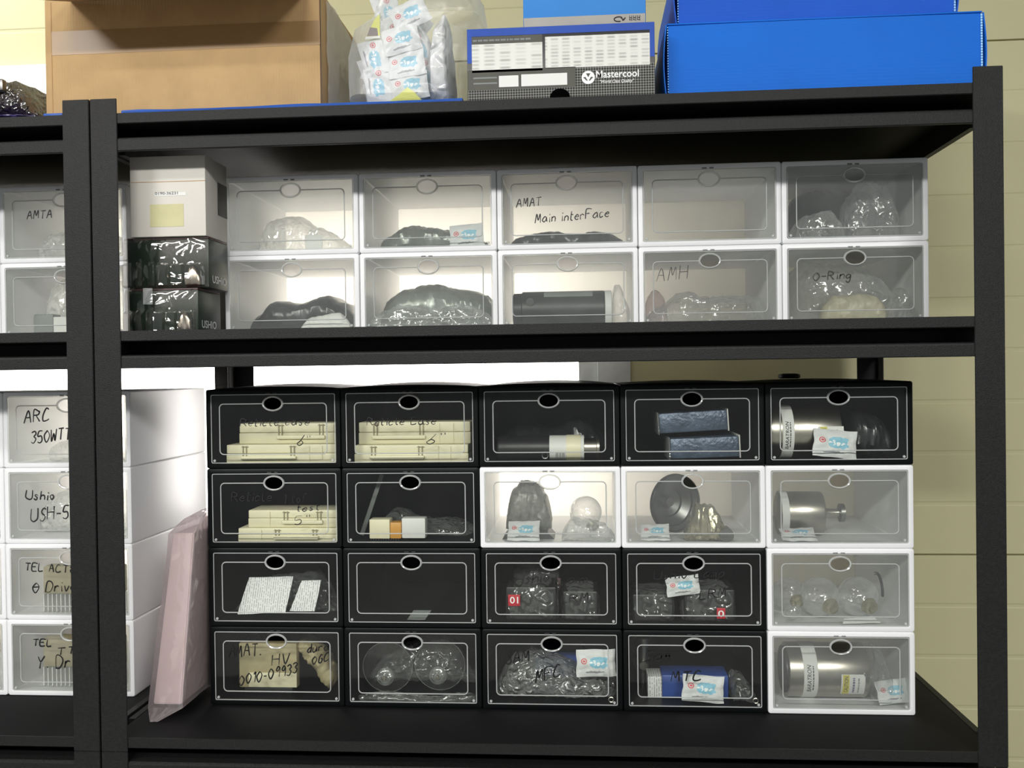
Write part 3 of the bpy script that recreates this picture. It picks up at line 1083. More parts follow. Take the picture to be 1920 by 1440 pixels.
def clampx(B, x0, x1, mrg=0.0065):
    return max(x0, B.x + mrg), min(x1, B.x + BW - mrg)


def simple(name, bm, mat, label, cat, group=None, smooth=True):
    return tag(obj(name, bm, mat, None, smooth), label, cat, group)


def bag_in(B, px0, px1, top_px, d0, d1, mat, label, name='plastic_bag', seed=1.0, amp=.004, scale=45., prof=None, cat='bag', lift=0.0008, p=2.6):
    """prof: [(px, py)] outline of the bag's top in the picture; else one domed height"""
    Ym = B.y + d0 + 0.02
    z0 = B.floor + lift
    if prof is None:
        h = at((px0 + px1) / 2, top_px, Ym).z - z0
        prof_ = [(0, h * .55), (.25, h * .95), (.5, h), (.75, h * .93), (1, h * .5)]
    else:
        xa, xb = prof[0][0], prof[-1][0]
        prof_ = [((a - xa) / (xb - xa), max(0.004, at(a, b, Ym).z - z0)) for a, b in prof]
        px0, px1 = xa, xb
    x0, x1 = at(px0, 720, Ym).x, at(px1, 720, Ym).x
    x0, x1 = clampx(B, x0, x1, .0105)
    prof_ = [(u, min(hh, BH - .016)) for u, hh in prof_]
    bm = bag(x0, x1, B.y + d0, B.y + d1, z0, prof_, seed, amp, scale, p=p)
    return simple(name, bm, mat, label, cat)


# --- sachets -------------------------------------------------------------
def sachet_bm():
    bm = bmesh.new()
    w, h, nu, nv = .031, .0225, 22, 16
    rnd = random.Random(4)
    F, Bk = [], []
    for j in range(nv + 1):
        fr, bk = [], []
        for i in range(nu + 1):
            u, v = 2 * i / nu - 1, 2 * j / nv - 1
            t = max(0, (1 - abs(u) ** 2.5) * (1 - abs(v) ** 2.5)) ** 0.6
            k = 0.0042 * t * (1 + 0.35 * nz(u, v, 0, 3, 2))
            wob = 0.0032 * nz(u, v, 1, 1.7, 3)
            du, dv = .0022 * nz(v, u, 2, 1.5, 4), .0022 * nz(u, v, 3, 1.5, 5)
            fr.append(bm.verts.new((u * w + du, wob - k - .0002, v * h + dv)))
            bk.append(bm.verts.new((u * w + du, wob + k + .0002, v * h + dv)))
        F.append(fr); Bk.append(bk)
    for G in (F, Bk):
        for j in range(nv):
            for i in range(nu):
                bm.faces.new((G[j][i], G[j][i + 1], G[j + 1][i + 1], G[j + 1][i]))
    for i in range(nu):
        bm.faces.new((F[0][i], F[0][i + 1], Bk[0][i + 1], Bk[0][i]))
        bm.faces.new((F[nv][i], F[nv][i + 1], Bk[nv][i + 1], Bk[nv][i]))
    for j in range(nv):
        bm.faces.new((F[j][0], F[j + 1][0], Bk[j + 1][0], Bk[j][0]))
        bm.faces.new((F[j][nu], F[j + 1][nu], Bk[j + 1][nu], Bk[j][nu]))
    return bm


sachet0 = obj('desiccant_sachet', sachet_bm(), M_packet, local=True)
_used = [False]


def sachet(px, py, Y, roll=0, lean=0, yaw=0, s=1.0, sx=1.0, label='', group=None, zmin=None):
    o = sachet0
    if _used[0]:
        o = sachet0.copy(); C.objects.link(o)
    _used[0] = True
    p = at(px, py, Y)
    o.rotation_euler = (math.radians(lean), math.radians(roll), math.radians(yaw))
    o.scale = (s * sx, s, s)
    if zmin is not None:
        R_ = o.rotation_euler.to_matrix()
        low = min((R_ @ Vector((a * .031 * s * sx, b * .003 * s, c * .0225 * s))).z for a in (-1, 1) for b in (-1, 1) for c in (-1, 1))
        p.z = max(p.z, zmin - low + .003)
    o.location = p
    return tag(o, label, 'sachet', group)


G_S = 'desiccant sachets in the boxes'
B = Lw
sachet(875, 447, U[1, 1].y + .03, -4, -8, 0, .98, 1.05, 'printed white sachet in front of the grey bag, upper shelf top row', G_S, U[1, 1].floor)
sachet(1565, 842, B[3, 4].y + .022, 6, -14, 0, 1.12, 1.1, 'printed white sachet in front of the steel cylinder in a black box', G_S, B[3, 4].floor)
sachet(982, 1000, B[2, 2].y + .036, 0, -42, 0, .95, 1, 'printed white sachet below the grey domed lump', G_S, B[2, 2].floor)
sachet(1228, 998, B[2, 3].y + .040, 0, -50, 0, .85, 1, 'printed white sachet lying flat before the dark dish', G_S, B[2, 3].floor)
sachet(1496, 1002, B[2, 4].y + .036, 0, -68, 0, .95, 1.05, 'printed white sachet lying flat under the knobbed steel cylinder', G_S, B[2, 4].floor)
sachet(1280, 1098, B[1, 3].y + .03, -8, -6, 0, .78, 1.25, 'crumpled white sachet on top of the dark bags in a black box', G_S)
sachet(1117, 1243, B[0, 2].y + .022, -2, -6, 0, 1.1, 1.05, 'printed white sachet standing upright beside the big crumpled bag', G_S)
sachet(1318, 1298, B[0, 3].y + .028, 4, -14, 0, 1.05, 1.15, 'printed white sachet leaning on the blue module', G_S, B[0, 3].floor)
sachet(1674, 1298, B[0, 4].y + .034, -8, -26, 0, .92, 1.0, 'printed white sachet in the lowest white box, right of the cylinder', G_S, B[0, 4].floor)

# --- upper shelf, top row --------------------------------------------------
b = U[1, 0]
bag_in(b, 440, 655, 425, .12, .27, M_film_soft, 'hazy clear bag in the leftmost box of the top row', seed=3.1, prof=[(440, 440), (470, 408), (530, 402), (580, 425), (655, 448)])
t = thing('paper_tag', at(588, 460, b.y + .05), 'small white paper tag standing in front of a hazy bag', 'tag')
x0, x1, zt = span(b, 572, 604, 442, .05)
obj('card', nbox(x0, x1, b.y + .05, b.y + .0516, b.floor + .0004, zt + .001, .0003), M_label, t)
obj('tab', extrude_profile([(x0 + .006 + .01 * (1 - math.cos(a)), zt + .001 + .012 * math.sin(a)) for a in [math.pi * k / 10 for k in range(11)]], 'y', b.y + .0502, b.y + .0512), M_film_soft, t)
b = U[1, 1]
bag_in(b, 685, 925, 418, .07, .30, M_greybag, 'grey-green foil bag behind the printed sachet, upper shelf top row', seed=5.2, prof=[(684, 455), (700, 438), (760, 418), (800, 424), (860, 432), (925, 446)], amp=.006)
b = U[1, 2]
bag_in(b, 945, 1182, 432, .04, .28, M_darkbag, 'charcoal film bag along the floor of the handwritten top-row box', seed=6.5, prof=[(944, 447), (970, 438), (1030, 430), (1080, 436), (1120, 430), (1182, 440)])
b = U[1, 4]
bag_in(b, 1482, 1736, 325, .20, .33, M_blackbag, 'black film bag filling the back of the rightmost top-row box', seed=7.5, prof=[(1482, 340), (1560, 325), (1640, 330), (1736, 345)])
bag_in(b, 1590, 1690, 338, .07, .17, M_film_soft, 'hazy crumpled bag standing before the black bag', seed=8.5, prof=[(1585, 420), (1600, 362), (1630, 336), (1665, 345), (1690, 380)])
bag_in(b, 1490, 1600, 400, .06, .19, M_film_soft, 'low hazy bag at the left of the rightmost top-row box', seed=9.5, prof=[(1492, 420), (1520, 402), (1560, 392), (1590, 420)])

# --- upper shelf, bottom row ------------------------------------------------
b = U[0, 0]
bag_in(b, 432, 668, 552, .05, .27, M_blackbag, 'black film bag folded to a point, leftmost in the bottom row', seed=11.1, amp=.003, prof=[(433, 608), (465, 584), (492, 561), (540, 566), (600, 551), (630, 562), (668, 575)])
bag_in(b, 565, 660, 578, .022, .046, M_label, 'white paper strip in front of the folded black bag', 'paper_strip', seed=11.7, amp=.002, prof=[(570, 608), (590, 596), (640, 588), (662, 600)], cat='paper')
b = U[0, 1]
bag_in(b, 690, 930, 530, .06, .28, M_greybag, 'bulging grey-green foil bag, second from left in the bottom row', seed=12.1, amp=.005, prof=[(694, 585), (720, 548), (760, 536), (800, 530), (860, 540), (930, 545)])
bag_in(b, 694, 930, 575, .012, .055, M_film_soft, 'clear bag in front of the bulging grey-green bag', seed=12.9, prof=[(694, 590), (760, 575), (820, 578), (880, 574), (930, 582)], amp=.005)
b = U[0, 2]
rr = .0355
cz = b.floor + rr + .0012
xa, xb = at(962, 560, b.y + .06).x, at(1134, 560, b.y + .06).x
t = thing('motor_cylinder', ((xa + xb) / 2, b.y + .075, b.floor), 'black cylinder with a white end ring lying in a white box', 'cylinder')
xa_, xb_ = xa - xa, xb - xa
obj('barrel', lathe(bmesh.new(), [(0, rr * .86), (.002, rr * .92), (.016, rr * .92), (.018, rr), (xb_ - .003, rr), (xb_, rr * .97)], 'x', (xa, b.y + .075, cz), 44), M_blackpl, t)
obj('end_ring', lathe(bmesh.new(), [(xb_ + .0002, rr), (xb_ + .012, rr), (xb_ + .013, rr * .9)], 'x', (xa, b.y + .075, cz), 44), M_label, t)
lx0, lx1 = at(1020, 545, b.y + .06).x, at(1111, 545, b.y + .06).x
obj('label_strip', lathe(bmesh.new(), [(lx0 - xa, rr + .0004), (lx1 - xa, rr + .0004)], 'x', (xa, b.y + .075, cz), 10, math.radians(105), math.radians(140)), M_tag, t, smooth=False)
obj('screw_boss', lathe(bmesh.new(), [(-.0015, .0075), (.003, .0072), (.003, .0045), (.0015, .004)], 'y', (at(994, 565, b.y + .04).x, b.y + .075 - rr, at(994, 566, b.y + .04).z), 20), M_blackpl, t)
bag_in(b, 1150, 1184, 528, .04, .12, M_film, 'clear bag tail behind the white ring of the black cylinder', seed=13.1, prof=[(1150, 532), (1162, 534), (1184, 580)], amp=.004)
b = U[0, 3]
bag_in(b, 1212, 1446, 545, .03, .27, M_film, 'crumpled clear bag, fourth from left in the bottom row', seed=14.1, amp=.007, scale=32, prof=[(1212, 588), (1240, 574), (1290, 545), (1340, 556), (1400, 552), (1446, 540)])
bag_in(b, 1208, 1255, 545, .29, .33, M_film_pink, 'pinkish film bag at the left behind the crumpled clear bag', seed=14.8, prof=[(1210, 560), (1230, 545), (1252, 560)])
b = U[0, 4]
bag_in(b, 1488, 1735, 488, .10, .30, M_film_soft, 'stack of hazy clear bags in the rightmost bottom-row box', seed=15.1, amp=.007, scale=30, prof=[(1488, 500), (1530, 486), (1590, 492), (1640, 490), (1690, 510), (1735, 540)])
bag_in(b, 1540, 1664, 552, .045, .095, M_ringbag, 'yellowish wrapped rings in front of the hazy clear bags', 'wrapped_rings', seed=15.7, amp=.004, prof=[(1540, 568), (1570, 555), (1630, 552), (1664, 566)], cat='bag')
bag_in(b, 1668, 1732, 540, .02, .08, M_film, 'small clear bag at the right end of the bottom row', seed=15.9, amp=.006, prof=[(1668, 575), (1696, 540), (1732, 572)])


# --- cream cases -------------------------------------------------------------
def mask_case(B, px0, px1, pyt, pyb, d, depth, label, latch, z0, ribs=()):
    Y = B.y + d
    x0, x1 = clampx(B, at(px0, pyt, Y).x, at(px1, pyt, Y).x)
    z1 = z0 + (at(px0, pyt, Y).z - at(px0, pyb, Y).z)
    t = thing('mask_case', ((x0 + x1) / 2, Y + depth / 2, z0), label, 'case', 'cream cases in the black boxes')
    zm = z0 + (z1 - z0) * .55
    obj('base', nbox(x0, x1, Y, Y + depth, z0, zm - .0006, .0015), M_cream, t)
    obj('cover', nbox(x0 + .0006, x1 - .0006, Y + .0006, Y + depth, zm, z1, .0015), M_cream2, t)
    la, lb = at(latch[0], pyt, Y).x, at(latch[1], pyt, Y).x
    zl = z0 + (z1 - z0) * .32
    bm = nbox(la, lb, Y - .007, Y - .0001, zl - .0035, zl + .0035, .0018)
    obj('latch_bar', bm, M_cream2, t)
    for xx in (la + .006, lb - .008):
        bm = bmesh.new()
        for dx in (-.004, .0025):
            box(bm, xx + dx, xx + dx + .0018, Y - .0022, Y - .0001, zl + .004, z1 - .002, .0005)
        box(bm, xx - .006, xx + .007, Y - .0018, Y - .0001, z1 - .0045, z1 - .003, .0004)
        obj('hinge_clip', bm, M_line, t)
    for rx in ribs:
        X = at(rx, pyt, Y).x
        obj('rib', nbox(X - .0005, X + .0005, Y - .0012, Y - .0001, z0 + .003, z1 - .003, .0002), M_cream, t)
    return z1


b = B[3, 0]
zz = mask_case(b, 424, 632, 831, 867, .035, .16, 'lower cream case in the leftmost top-row black box', (453, 556), b.floor + .0003, (580, 604))
mask_case(b, 448, 636, 790, 828, .050, .16, 'upper cream case, resting on another, leftmost top-row black box', (520, 610), zz + .0006, (625,))
b = B[3, 1]
zz = mask_case(b, 664, 878, 833, 867, .035, .16, 'lower cream case in the second black box of the top row', (694, 796), b.floor + .0003, (822, 845))
mask_case(b, 672, 882, 789, 830, .050, .16, 'upper cream case, resting on another, second top-row black box', (698, 798), zz + .0006, (824, 850))
b = B[2, 0]
zz = mask_case(b, 446, 634, 988, 1013, .035, .14, 'lower pale case in the leftmost second-row black box', (514, 598), b.floor + .0003, (490,))
mask_case(b, 465, 634, 953, 985, .042, .07, 'upper pale case, resting on another, leftmost second-row black box', (530, 606), zz + .0006, (506,))

# --- top row of the lower shelf ---------------------------------------------
b = B[3, 2]
r_ = .0235
Yc = b.y + .05
cz = b.floor + r_ + .0022
xa, xb = at(932, 840, Yc - .02).x, at(1030, 840, Yc - .02).x
xc, xd, xe = at(1062, 840, Yc - .02).x, at(1095, 840, Yc - .02).x, at(1124, 840, Yc - .02).x
t = thing('lens_tube', ((xa + xe) / 2, Yc, b.floor), 'black tube with white label and steel tip lying in a black box', 'tube')
obj('barrel', lathe(bmesh.new(), [(0, r_ * .9), (.004, r_), (xb - xa, r_)], 'x', (xa, Yc, cz), 36), M_blackpl, t)
lb_ = obj('label', lathe(bmesh.new(), [(xb - xa + .0001, r_ + .0003), (xd - xa, r_ + .0003)], 'x', (xa, Yc, cz), 36), M_label, t)
obj('printed_text', text_bm('||| || |||', xb + .012, xb + .028, cz - .014, .009, Yc - r_ - .0009), M_print, lb_, smooth=False)
obj('cream_band', lathe(bmesh.new(), [(xc - xa, r_ + .0012), (xd - xa - .006, r_ + .0012)], 'x', (xa, Yc, cz), 36), M_cream2, t)
obj('steel_tip', lathe(bmesh.new(), [(xd - xa + .0002, r_ * .8), (xe - xa - .006, r_ * .8), (xe - xa - .005, r_ * .92), (xe - xa, r_ * .92)], 'x', (xa, Yc, cz), 36), M_steel, t)
obj('barrel_ring', lathe(bmesh.new(), [(-.0012, .006), (.001, .0066), (.0015, .0048), (.0012, .0048)], 'y', (xb - .008, Yc - r_, cz - .012), 20, cap=False), M_steel_d, t)
bag_in(b, 925, 1140, 785, .085, .26, M_blackbag, 'crumpled black film behind the black tube', seed=21.1, amp=.007, prof=[(925, 812), (980, 800), (1040, 806), (1080, 786), (1140, 808)])


def tilted(B, px0, py0, px1, py1, d, depth, deg, z0, label):
    """foil-wrapped block turned in its box"""
    Y = B.y + d
    a, c = at(px0, py1, Y), at(px1, py0, Y)
    w, h = c.x - a.x, c.z - a.z
    z0 = z0 + (w / 2) * abs(math.sin(math.radians(deg))) + .003
    M = Matrix.Translation(((a.x + c.x) / 2, Y + depth / 2, z0 + h / 2)) @ Matrix.Rotation(math.radians(deg), 4, 'Y')
    t = thing('foil_pack', ((a.x + c.x) / 2, Y + depth / 2, z0), label, 'pack', 'blue-grey packs in a black box')
    obj('pack', nbox(-w / 2, w / 2, -depth / 2, depth / 2, -h / 2, h / 2, .003, M=M), M_bluegrey, t)
    for sx in (-1, 1):
        obj('seal_edge', nbox(sx * (w / 2 + .0012) - .001, sx * (w / 2 + .0012) + .001, -depth / 2, depth / 2, -h / 2 - .002, h / 2 + .002, .0005, M=M), M_film_soft if sx < 0 else M_label, t)


b = B[3, 3]
tilted(b, 1257, 818, 1386, 858, .040, .12, -2, b.floor + .0005, 'lower blue-grey foil pack, right of the one on it')
tilted(b, 1236, 775, 1364, 814, .050, .12, -3, b.floor + .0475, 'upper blue-grey foil pack, tilted on the other')


def pressure_cylinder(B, px0, px1, d, rad, label, band, caution=None, name_text=True, cover_to=None):
    Yc = B.y + d + rad
    cz = B.floor + rad + .0008
    Yf = B.y + d
    X = lambda p: at(p, 800, Yf).x
    xa, xb = max(X(px0), B.x + .0068), X(px1)
    t = thing('steel_cylinder', ((xa + xb) / 2, Yc, B.floor), label, 'cylinder', 'steel cylinders in the boxes')
    w = xb - xa
    obj('body', lathe(bmesh.new(), [(0, rad * .9), (.0015, rad * .985), (.003, rad), (w - .003, rad), (w, rad * .97), (w + .0005, rad * .6)], 'x', (xa, Yc, cz), 72), M_steel, t)
    ba, bb = X(band[0]), X(band[1])
    bnd = obj('name_band', lathe(bmesh.new(), [(ba - xa, rad + .0004), (ba - xa + .0004, rad + .0008), (bb - xa - .0004, rad + .0008), (bb - xa, rad + .0004)], 'x', (xa, Yc, cz), 72), M_label, t)

    def wrap(bm):   # bend lettering around the cylinder: local z = arc length from the front line
        for v in bm.verts:
            a = v.co.z / rad
            v.co = Vector((v.co.x, Yc - (rad + .0011) * math.cos(a), cz + (rad + .0011) * math.sin(a)))
        return bm

    def fine_marks(xleft, width, s0, s1, seed):
        """unreadable small print: short dashes running along the label"""
        bm = bmesh.new()
        rr_ = random.Random(seed)
        q = s0
        while q < s1:
            e = min(s1, q + rr_.uniform(.002, .006))
            a_ = [(xleft, q), (xleft + width, q), (xleft + width, e), (xleft, e)]
            bm.faces.new([bm.verts.new((x_, 0, z_)) for x_, z_ in a_])
            q = e + .0012
        return wrap(bm)

    def vert_text(s, xleft, width, s0, s1, bold=0.0, shear=0.0):
        """text running upwards between arc positions s0..s1; its height spans x"""
        bm = text_bm(s, s0, s1, 0, width, 0, bold, shear)
        for v in bm.verts:
            v.co = Vector((xleft + width - v.co.z, 0, v.co.x))
        bmesh.ops.subdivide_edges(bm, edges=[e for e in bm.edges if e.calc_length() > .006], cuts=2)
        return wrap(bm)
    bw = bb - ba
    if name_text:
        obj('printed_text', vert_text('BARATRON', ba + bw * .22, bw * .3, -.030, .022, 0.01, .2), M_print, bnd, smooth=False)
        bm = fine_marks(ba + bw * .62, bw * .08, -.026, .020, 2)
        obj('small_print', bm, M_print, bnd, smooth=False)
    if caution:
        ca, cb, s0, s1 = X(caution[0]), X(caution[1]), caution[2], caution[3]
        a0, a1 = math.pi - s1 / rad, math.pi - s0 / rad
        # lathe about x: angle 0 is +Y, pi is -Y (towards the viewer)
        cl = obj('caution_label', lathe(bmesh.new(), [(ca - xa, rad + .0007), (cb - xa, rad + .0007)], 'x', (xa, Yc, cz), 12, a0, a1), M_label, t, smooth=False)
        st = obj('yellow_stripe', lathe(bmesh.new(), [(ca - xa + .003, rad + .0010), (ca - xa + (cb - ca) * .34, rad + .0010)], 'x', (xa, Yc, cz), 12, a0 + .02, a1 - .02), M_yellow, cl, smooth=False)
        cw = cb - ca
        obj('printed_text', vert_text('CAUTION', ca + cw * .12, cw * .17, s0 + .006, s1 - .004, .012), M_print, cl, smooth=False)
        obj('small_print', fine_marks(ca + cw * .48, cw * .09, s0 + .005, s1 - .006, 3), M_printp, cl, smooth=False)
        obj('fine_print', fine_marks(ca + cw * .70, cw * .06, s0 + .005, s1 - .006, 4), M_tag, cl, smooth=False)
    return t, xa, xb, Yc, cz, rad


b = B[3, 4]
t, xa, xb, Yc, cz, rad = pressure_cylinder(b, 1440, 1580, .03, .050, 'steel cylinder with caution label in the rightmost black box', (1468, 1490), (1535, 1582, -.020, .012))
bag_in(b, 1588, 1702, 765, .05, .2, M_blackbag, 'black film bag right of the steel cylinder in a black box', seed=23.2, amp=.006, prof=[(1588, 790), (1604, 768), (1650, 778), (1702, 800)])

# --- second row ---------------------------------------------------------------
b = B[2, 1]
Y = b.y + .045
x0, x1, zt = span(b, 692, 797, 974, .045)
t = thing('connector_block', ((x0 + x1) / 2, Y, b.floor), 'white connector block with an amber middle in a black box', 'connector')
xm0, xm1 = at(731, 990, Y).x, at(752, 990, Y).x
obj('white_body', nbox(x0, xm0 - .0003, Y, Y + .03, b.floor + .004, zt, .002), M_cream2, t)
obj('amber_insert', nbox(xm0, xm1, Y + .001, Y + .03, b.floor + .004, zt - .006, .002), M_orange, t)
obj('grey_body', nbox(xm1 + .0003, x1, Y + .002, Y + .03, b.floor + .004, zt + .002, .003), M_label, t)
bm = bmesh.new()
for i in range(12):
    X = x0 + .002 + i * (xm1 - x0 - .004) / 12
    box(bm, X, X + .0022, Y + .002, Y + .01, b.floor + .0004, b.floor + .0038)
obj('pin_row', bm, M_blackpl, t)
Y2 = b.y + .085
a, c = at(678, 1004, Y2), at(716, 890, Y2)
bm = bmesh.new()
ang = math.atan2(c.x - a.x, c.z - a.z)
Ln = math.hypot(c.x - a.x, c.z - a.z)
Mx = Matrix.Translation((a.x, Y2, max(a.z, b.floor + .004))) @ Matrix.Rotation(ang, 4, 'Y')
box(bm, -.004, .004, 0, .004, 0, Ln, .001, M=Mx)
for i in range(30):
    box(bm, -.0046, .0046, -.0008, 0, i * Ln / 30 + .0006, i * Ln / 30 + .0018, M=Mx)
simple('ribbed_strip', bm, M_tag, 'grey ribbed strip leaning behind the white connector block', 'strip')
bag_in(b, 690, 880, 960, .08, .22, M_film, 'clear bag behind the white connector block', seed=24.2, prof=[(700, 985), (724, 962), (780, 985), (840, 985), (880, 1000)], amp=.006)

b = B[2, 2]
Y = b.y + .06
x0, x1, zt = span(b, 940, 1038, 909, .06)
zb_ = at(985, 992, Y).z
t = thing('wrapped_dome', ((x0 + x1) / 2, Y + .04, b.floor), 'mottled grey wrapped dome on a dark base in a white box', 'dome')
bm = bag(x0 + .006, x1 - .006, Y, Y + .085, b.floor + .016, [(0, .045), (.15, (zt - b.floor - .016) * .85), (.4, zt - b.floor - .014), (.65, (zt - b.floor - .016) * .98), (.9, (zt - b.floor - .016) * .75), (1, .045)], 25.1, .005, 60)
obj('wrapped_top', bm, M_mottled, t)
bm = extrude_profile([(x0, .0), (x1, 0), (x1 - .012, .013), (x1 - .03, .0155), (x0 + .03, .0155), (x0 + .012, .013)], 'y', Y + .004, Y + .08)
bmesh.ops.translate(bm, verts=bm.verts, vec=(0, 0, b.floor + .0002))
obj('base', bm, M_blackpl, t)


def bulb(B, px, py, rpx, d, label, group, neckdir=(0, -1, -.3), foil=True):
    """clear glass bulb with a metal-capped neck pointing forward"""
    Yc_ = B.y + d
    c = at(px, py, Yc_)
    R_ = rpx * (Yc_ - CAM.y) / F_PX
    c.z = max(c.z, B.floor + R_ + .0006)
    t = thing('glass_bulb', (c.x, c.y, B.floor), label, 'bulb', group)
    nd = Vector(neckdir).normalized()
    q = Vector((0, 0, 1)).rotation_difference(nd).to_matrix().to_4x4()
    M = Matrix.Translation(c) @ q
    prof = [(-R_ * math.cos(a), R_ * math.sin(a)) for a in [math.pi * .985 * k / 18 + .015 for k in range(15)]]
    lastt, lastr = prof[-1]
    bm = lathe(bmesh.new(), prof + [(R_ * .98, R_ * .36), (R_ * 1.12, R_ * .32)], 'z', (0, 0, 0), 36)
    bmesh.ops.transform(bm, matrix=M, verts=bm.verts)
    obj('envelope', bm, M_glass, t)
    bm = lathe(bmesh.new(), [(R_ * 1.0, R_ * .38), (R_ * 1.04, R_ * .42), (R_ * 1.3, R_ * .34), (R_ * 1.34, R_ * .2), (R_ * 1.42, R_ * .16)], 'z', (0, 0, 0), 28)
    bmesh.ops.transform(bm, matrix=M, verts=bm.verts)
    obj('cap', bm, M_goldfoil if foil else M_steel, t)
    return t


b = B[2, 2]
bulb(b, 1098, 960, 30, .13, 'glass bulb at the back right beside the wrapped dome', 'glass bulbs in the white boxes', (.3, -.5, -.5))
x0, x1, zt = span(b, 1050, 1148, 975, .05)
bag_in(b, 1050, 1148, 975, .030, .085, M_film_soft, 'hazy crumpled bag in front of the back glass bulb', seed=26.3, prof=[(1050, 992), (1070, 974), (1100, 976), (1130, 985), (1148, 1000)], amp=.005)

b = B[2, 3]
Yc = b.y + .13
c = at(1268, 956, Yc)
t = thing('dark_dish', (c.x, Yc, b.floor), 'large dark grey dish standing on edge in a white box', 'dish')
R_ = .056
c.z = b.floor + R_ * 1.02 + .0015
prof = [(.020, .001), (.020, R_ * .16), (.034, R_ * .2), (.027, R_ * .5), (.022, R_ * .52), (.014, R_ * .80), (.008, R_ * .82), (.003, R_ * .95), (0, R_ * .97), (-.001, R_), (.006, R_), (.03, R_ * .62), (.044, R_ * .2), (.046, .001)]
bm = lathe(bmesh.new(), prof, 'y', (0, 0, 0), 56)
bmesh.ops.transform(bm, matrix=Matrix.Translation(c) @ Matrix.Rotation(math.radians(30), 4, 'Z'), verts=bm.verts)
obj('dish', bm, M_steel_d, t)
bm = lathe(bmesh.new(), [(-.002, R_ * .985), (-.0005, R_ * 1.01), (.006, R_ * 1.02), (.0062, R_ * 1.003)], 'y', (0, 0, 0), 56, cap=False)
bmesh.ops.transform(bm, matrix=Matrix.Translation(c) @ Matrix.Rotation(math.radians(30), 4, 'Z'), verts=bm.verts)
obj('rim', bm, M_blackpl, t)
t = thing('wrapped_fitting', at(1330, 1005, b.y + .06), 'crumpled foil fitting with a dark pipe end before the dark dish', 'fitting')
x0, x1, zt = span(b, 1284, 1378, 948, .05)
obj('foil_wrap', bag(x0, x1 - .014, b.y + .035, b.y + .09, b.floor + .0005, [(0, .025), (.3, (zt - b.floor)), (.6, (zt - b.floor) * .95), (1, .03)], 27.3, .006, 60), M_goldfoil, t)
pe = at(1362, 996, b.y + .03)
bm = lathe(bmesh.new(), [(-.012, .0125), (.025, .0125), (.025, .009), (-.010, .009), (-.0105, .0105)], 'y', (0, 0, 0), 28)
bmesh.ops.transform(bm, matrix=Matrix.Translation((pe.x, b.y + .034, b.floor + .0145)), verts=bm.verts)
obj('pipe_end', bm, M_steel_d, t)

b = B[2, 4]
t, xa, xb, Yc, cz, rad = pressure_cylinder(b, 1464, 1548, .075, .041, 'steel cylinder with a stem and knob in a white box', (1466, 1480), None, False)
obj('stem', lathe(bmesh.new(), [(xb - xa + .001, .012), (xb - xa + .012, .008), (xb - xa + .032, .0075)], 'x', (xa, Yc, cz), 24), M_steel, t)
obj('knob', lathe(bmesh.new(), [(xb - xa + .0325, .010), (xb - xa + .034, .0175), (xb - xa + .042, .0175), (xb - xa + .044, .010)], 'x', (xa, Yc, cz), 28), M_steel_d, t)

# --- third row -----------------------------------------------------------------
b = B[1, 0]
Y = b.y + .04


def sheet(name, pts, Y, mat, label, cat, lean=.03, t=.0007):
    """paper sheet leaning back; its base on the box floor"""
    bm = quadpx(pts, Y, t)
    zlow = min(v.co.z for v in bm.verts); zhi = max(v.co.z for v in bm.verts)
    for v in bm.verts:
        v.co.y += lean * (v.co.z - zlow) / max(1e-6, zhi - zlow)
    bmesh.ops.subdivide_edges(bm, edges=bm.edges[:], cuts=5, use_grid_fill=True)
    for v in bm.verts:
        v.co.y += .003 * nz(v.co.x, v.co.z, 0, 40, 3.3)
    return simple(name, bm, mat, label, cat)


sheet('printed_sheet', [(445, 1152), (457, 1089), (541, 1087), (534, 1149)], Y, M_paper_lines, 'wide printed white sheet in the leftmost third-row black box', 'paper')
sheet('printed_sheet', [(543, 1146), (557, 1095), (594, 1094), (590, 1146)], Y + .004, M_paper_lines, 'narrow printed white sheet right of the wide one', 'paper')
bag_in(b, 436, 628, 1080, .085, .17, M_film, 'clear bag behind the printed white sheets', seed=28.1, prof=[(436, 1140), (470, 1092), (540, 1084), (580, 1078), (628, 1140)], amp=.007)
b = B[1, 1]
sheet('paper_tag', [(763, 1162), (772, 1149), (806, 1149), (797, 1162)], b.y + .03, M_tag, 'small grey tag on the floor of the almost empty black box', 'tag', .02)


def bagged_block(B, px0, px1, pyt, d, depth, label, red=None, seed=1.0, s=None, upside=False, labcol=None):
    x0, x1, zt = span(B, px0, px1, pyt, d)
    x0, x1 = clampx(B, x0, x1, .008)
    Y = B.y + d
    t = thing('bagged_module', ((x0 + x1) / 2, Y + depth / 2, B.floor), label, 'module', 'bagged dark modules in the black boxes')
    obj('module', nbox(x0 + .003, x1 - .003, Y + .003, Y + depth - .003, B.floor + .0015, zt - .003, .004), M_blackpl, t)
    h = zt - B.floor - .0005
    obj('wrap', bag(x0, x1, Y - .002, Y + depth, B.floor + .0004, [(0, h * .96), (.3, h), (.7, h), (1, h * .96)], seed, .004, 60, p=5), M_film, t)
    if red:
        ra, rb, rt, rbm = red
        a, c = at(ra, rbm, Y - .008), at(rb, rt, Y - .008)
        l = obj('number_label', nbox(a.x, c.x, Y - .0085, Y - .0078, a.z, c.z, .0002), labcol or M_redlab, t)
        if s:
            M = None
            if upside:
                cx_, cz_ = (a.x + c.x) / 2, (a.z + c.z) / 2
                M = Matrix.Translation((cx_, 0, cz_)) @ Matrix.Rotation(math.pi, 4, 'Y') @ Matrix.Translation((-cx_, 0, -cz_))
            w = c.x - a.x
            obj('number', text_bm(s, a.x + w * .15, c.x - w * .15, a.z + (c.z - a.z) * .2, (c.z - a.z) * .6, Y - .0088, .012, M=M), M_white_print, l, smooth=False)


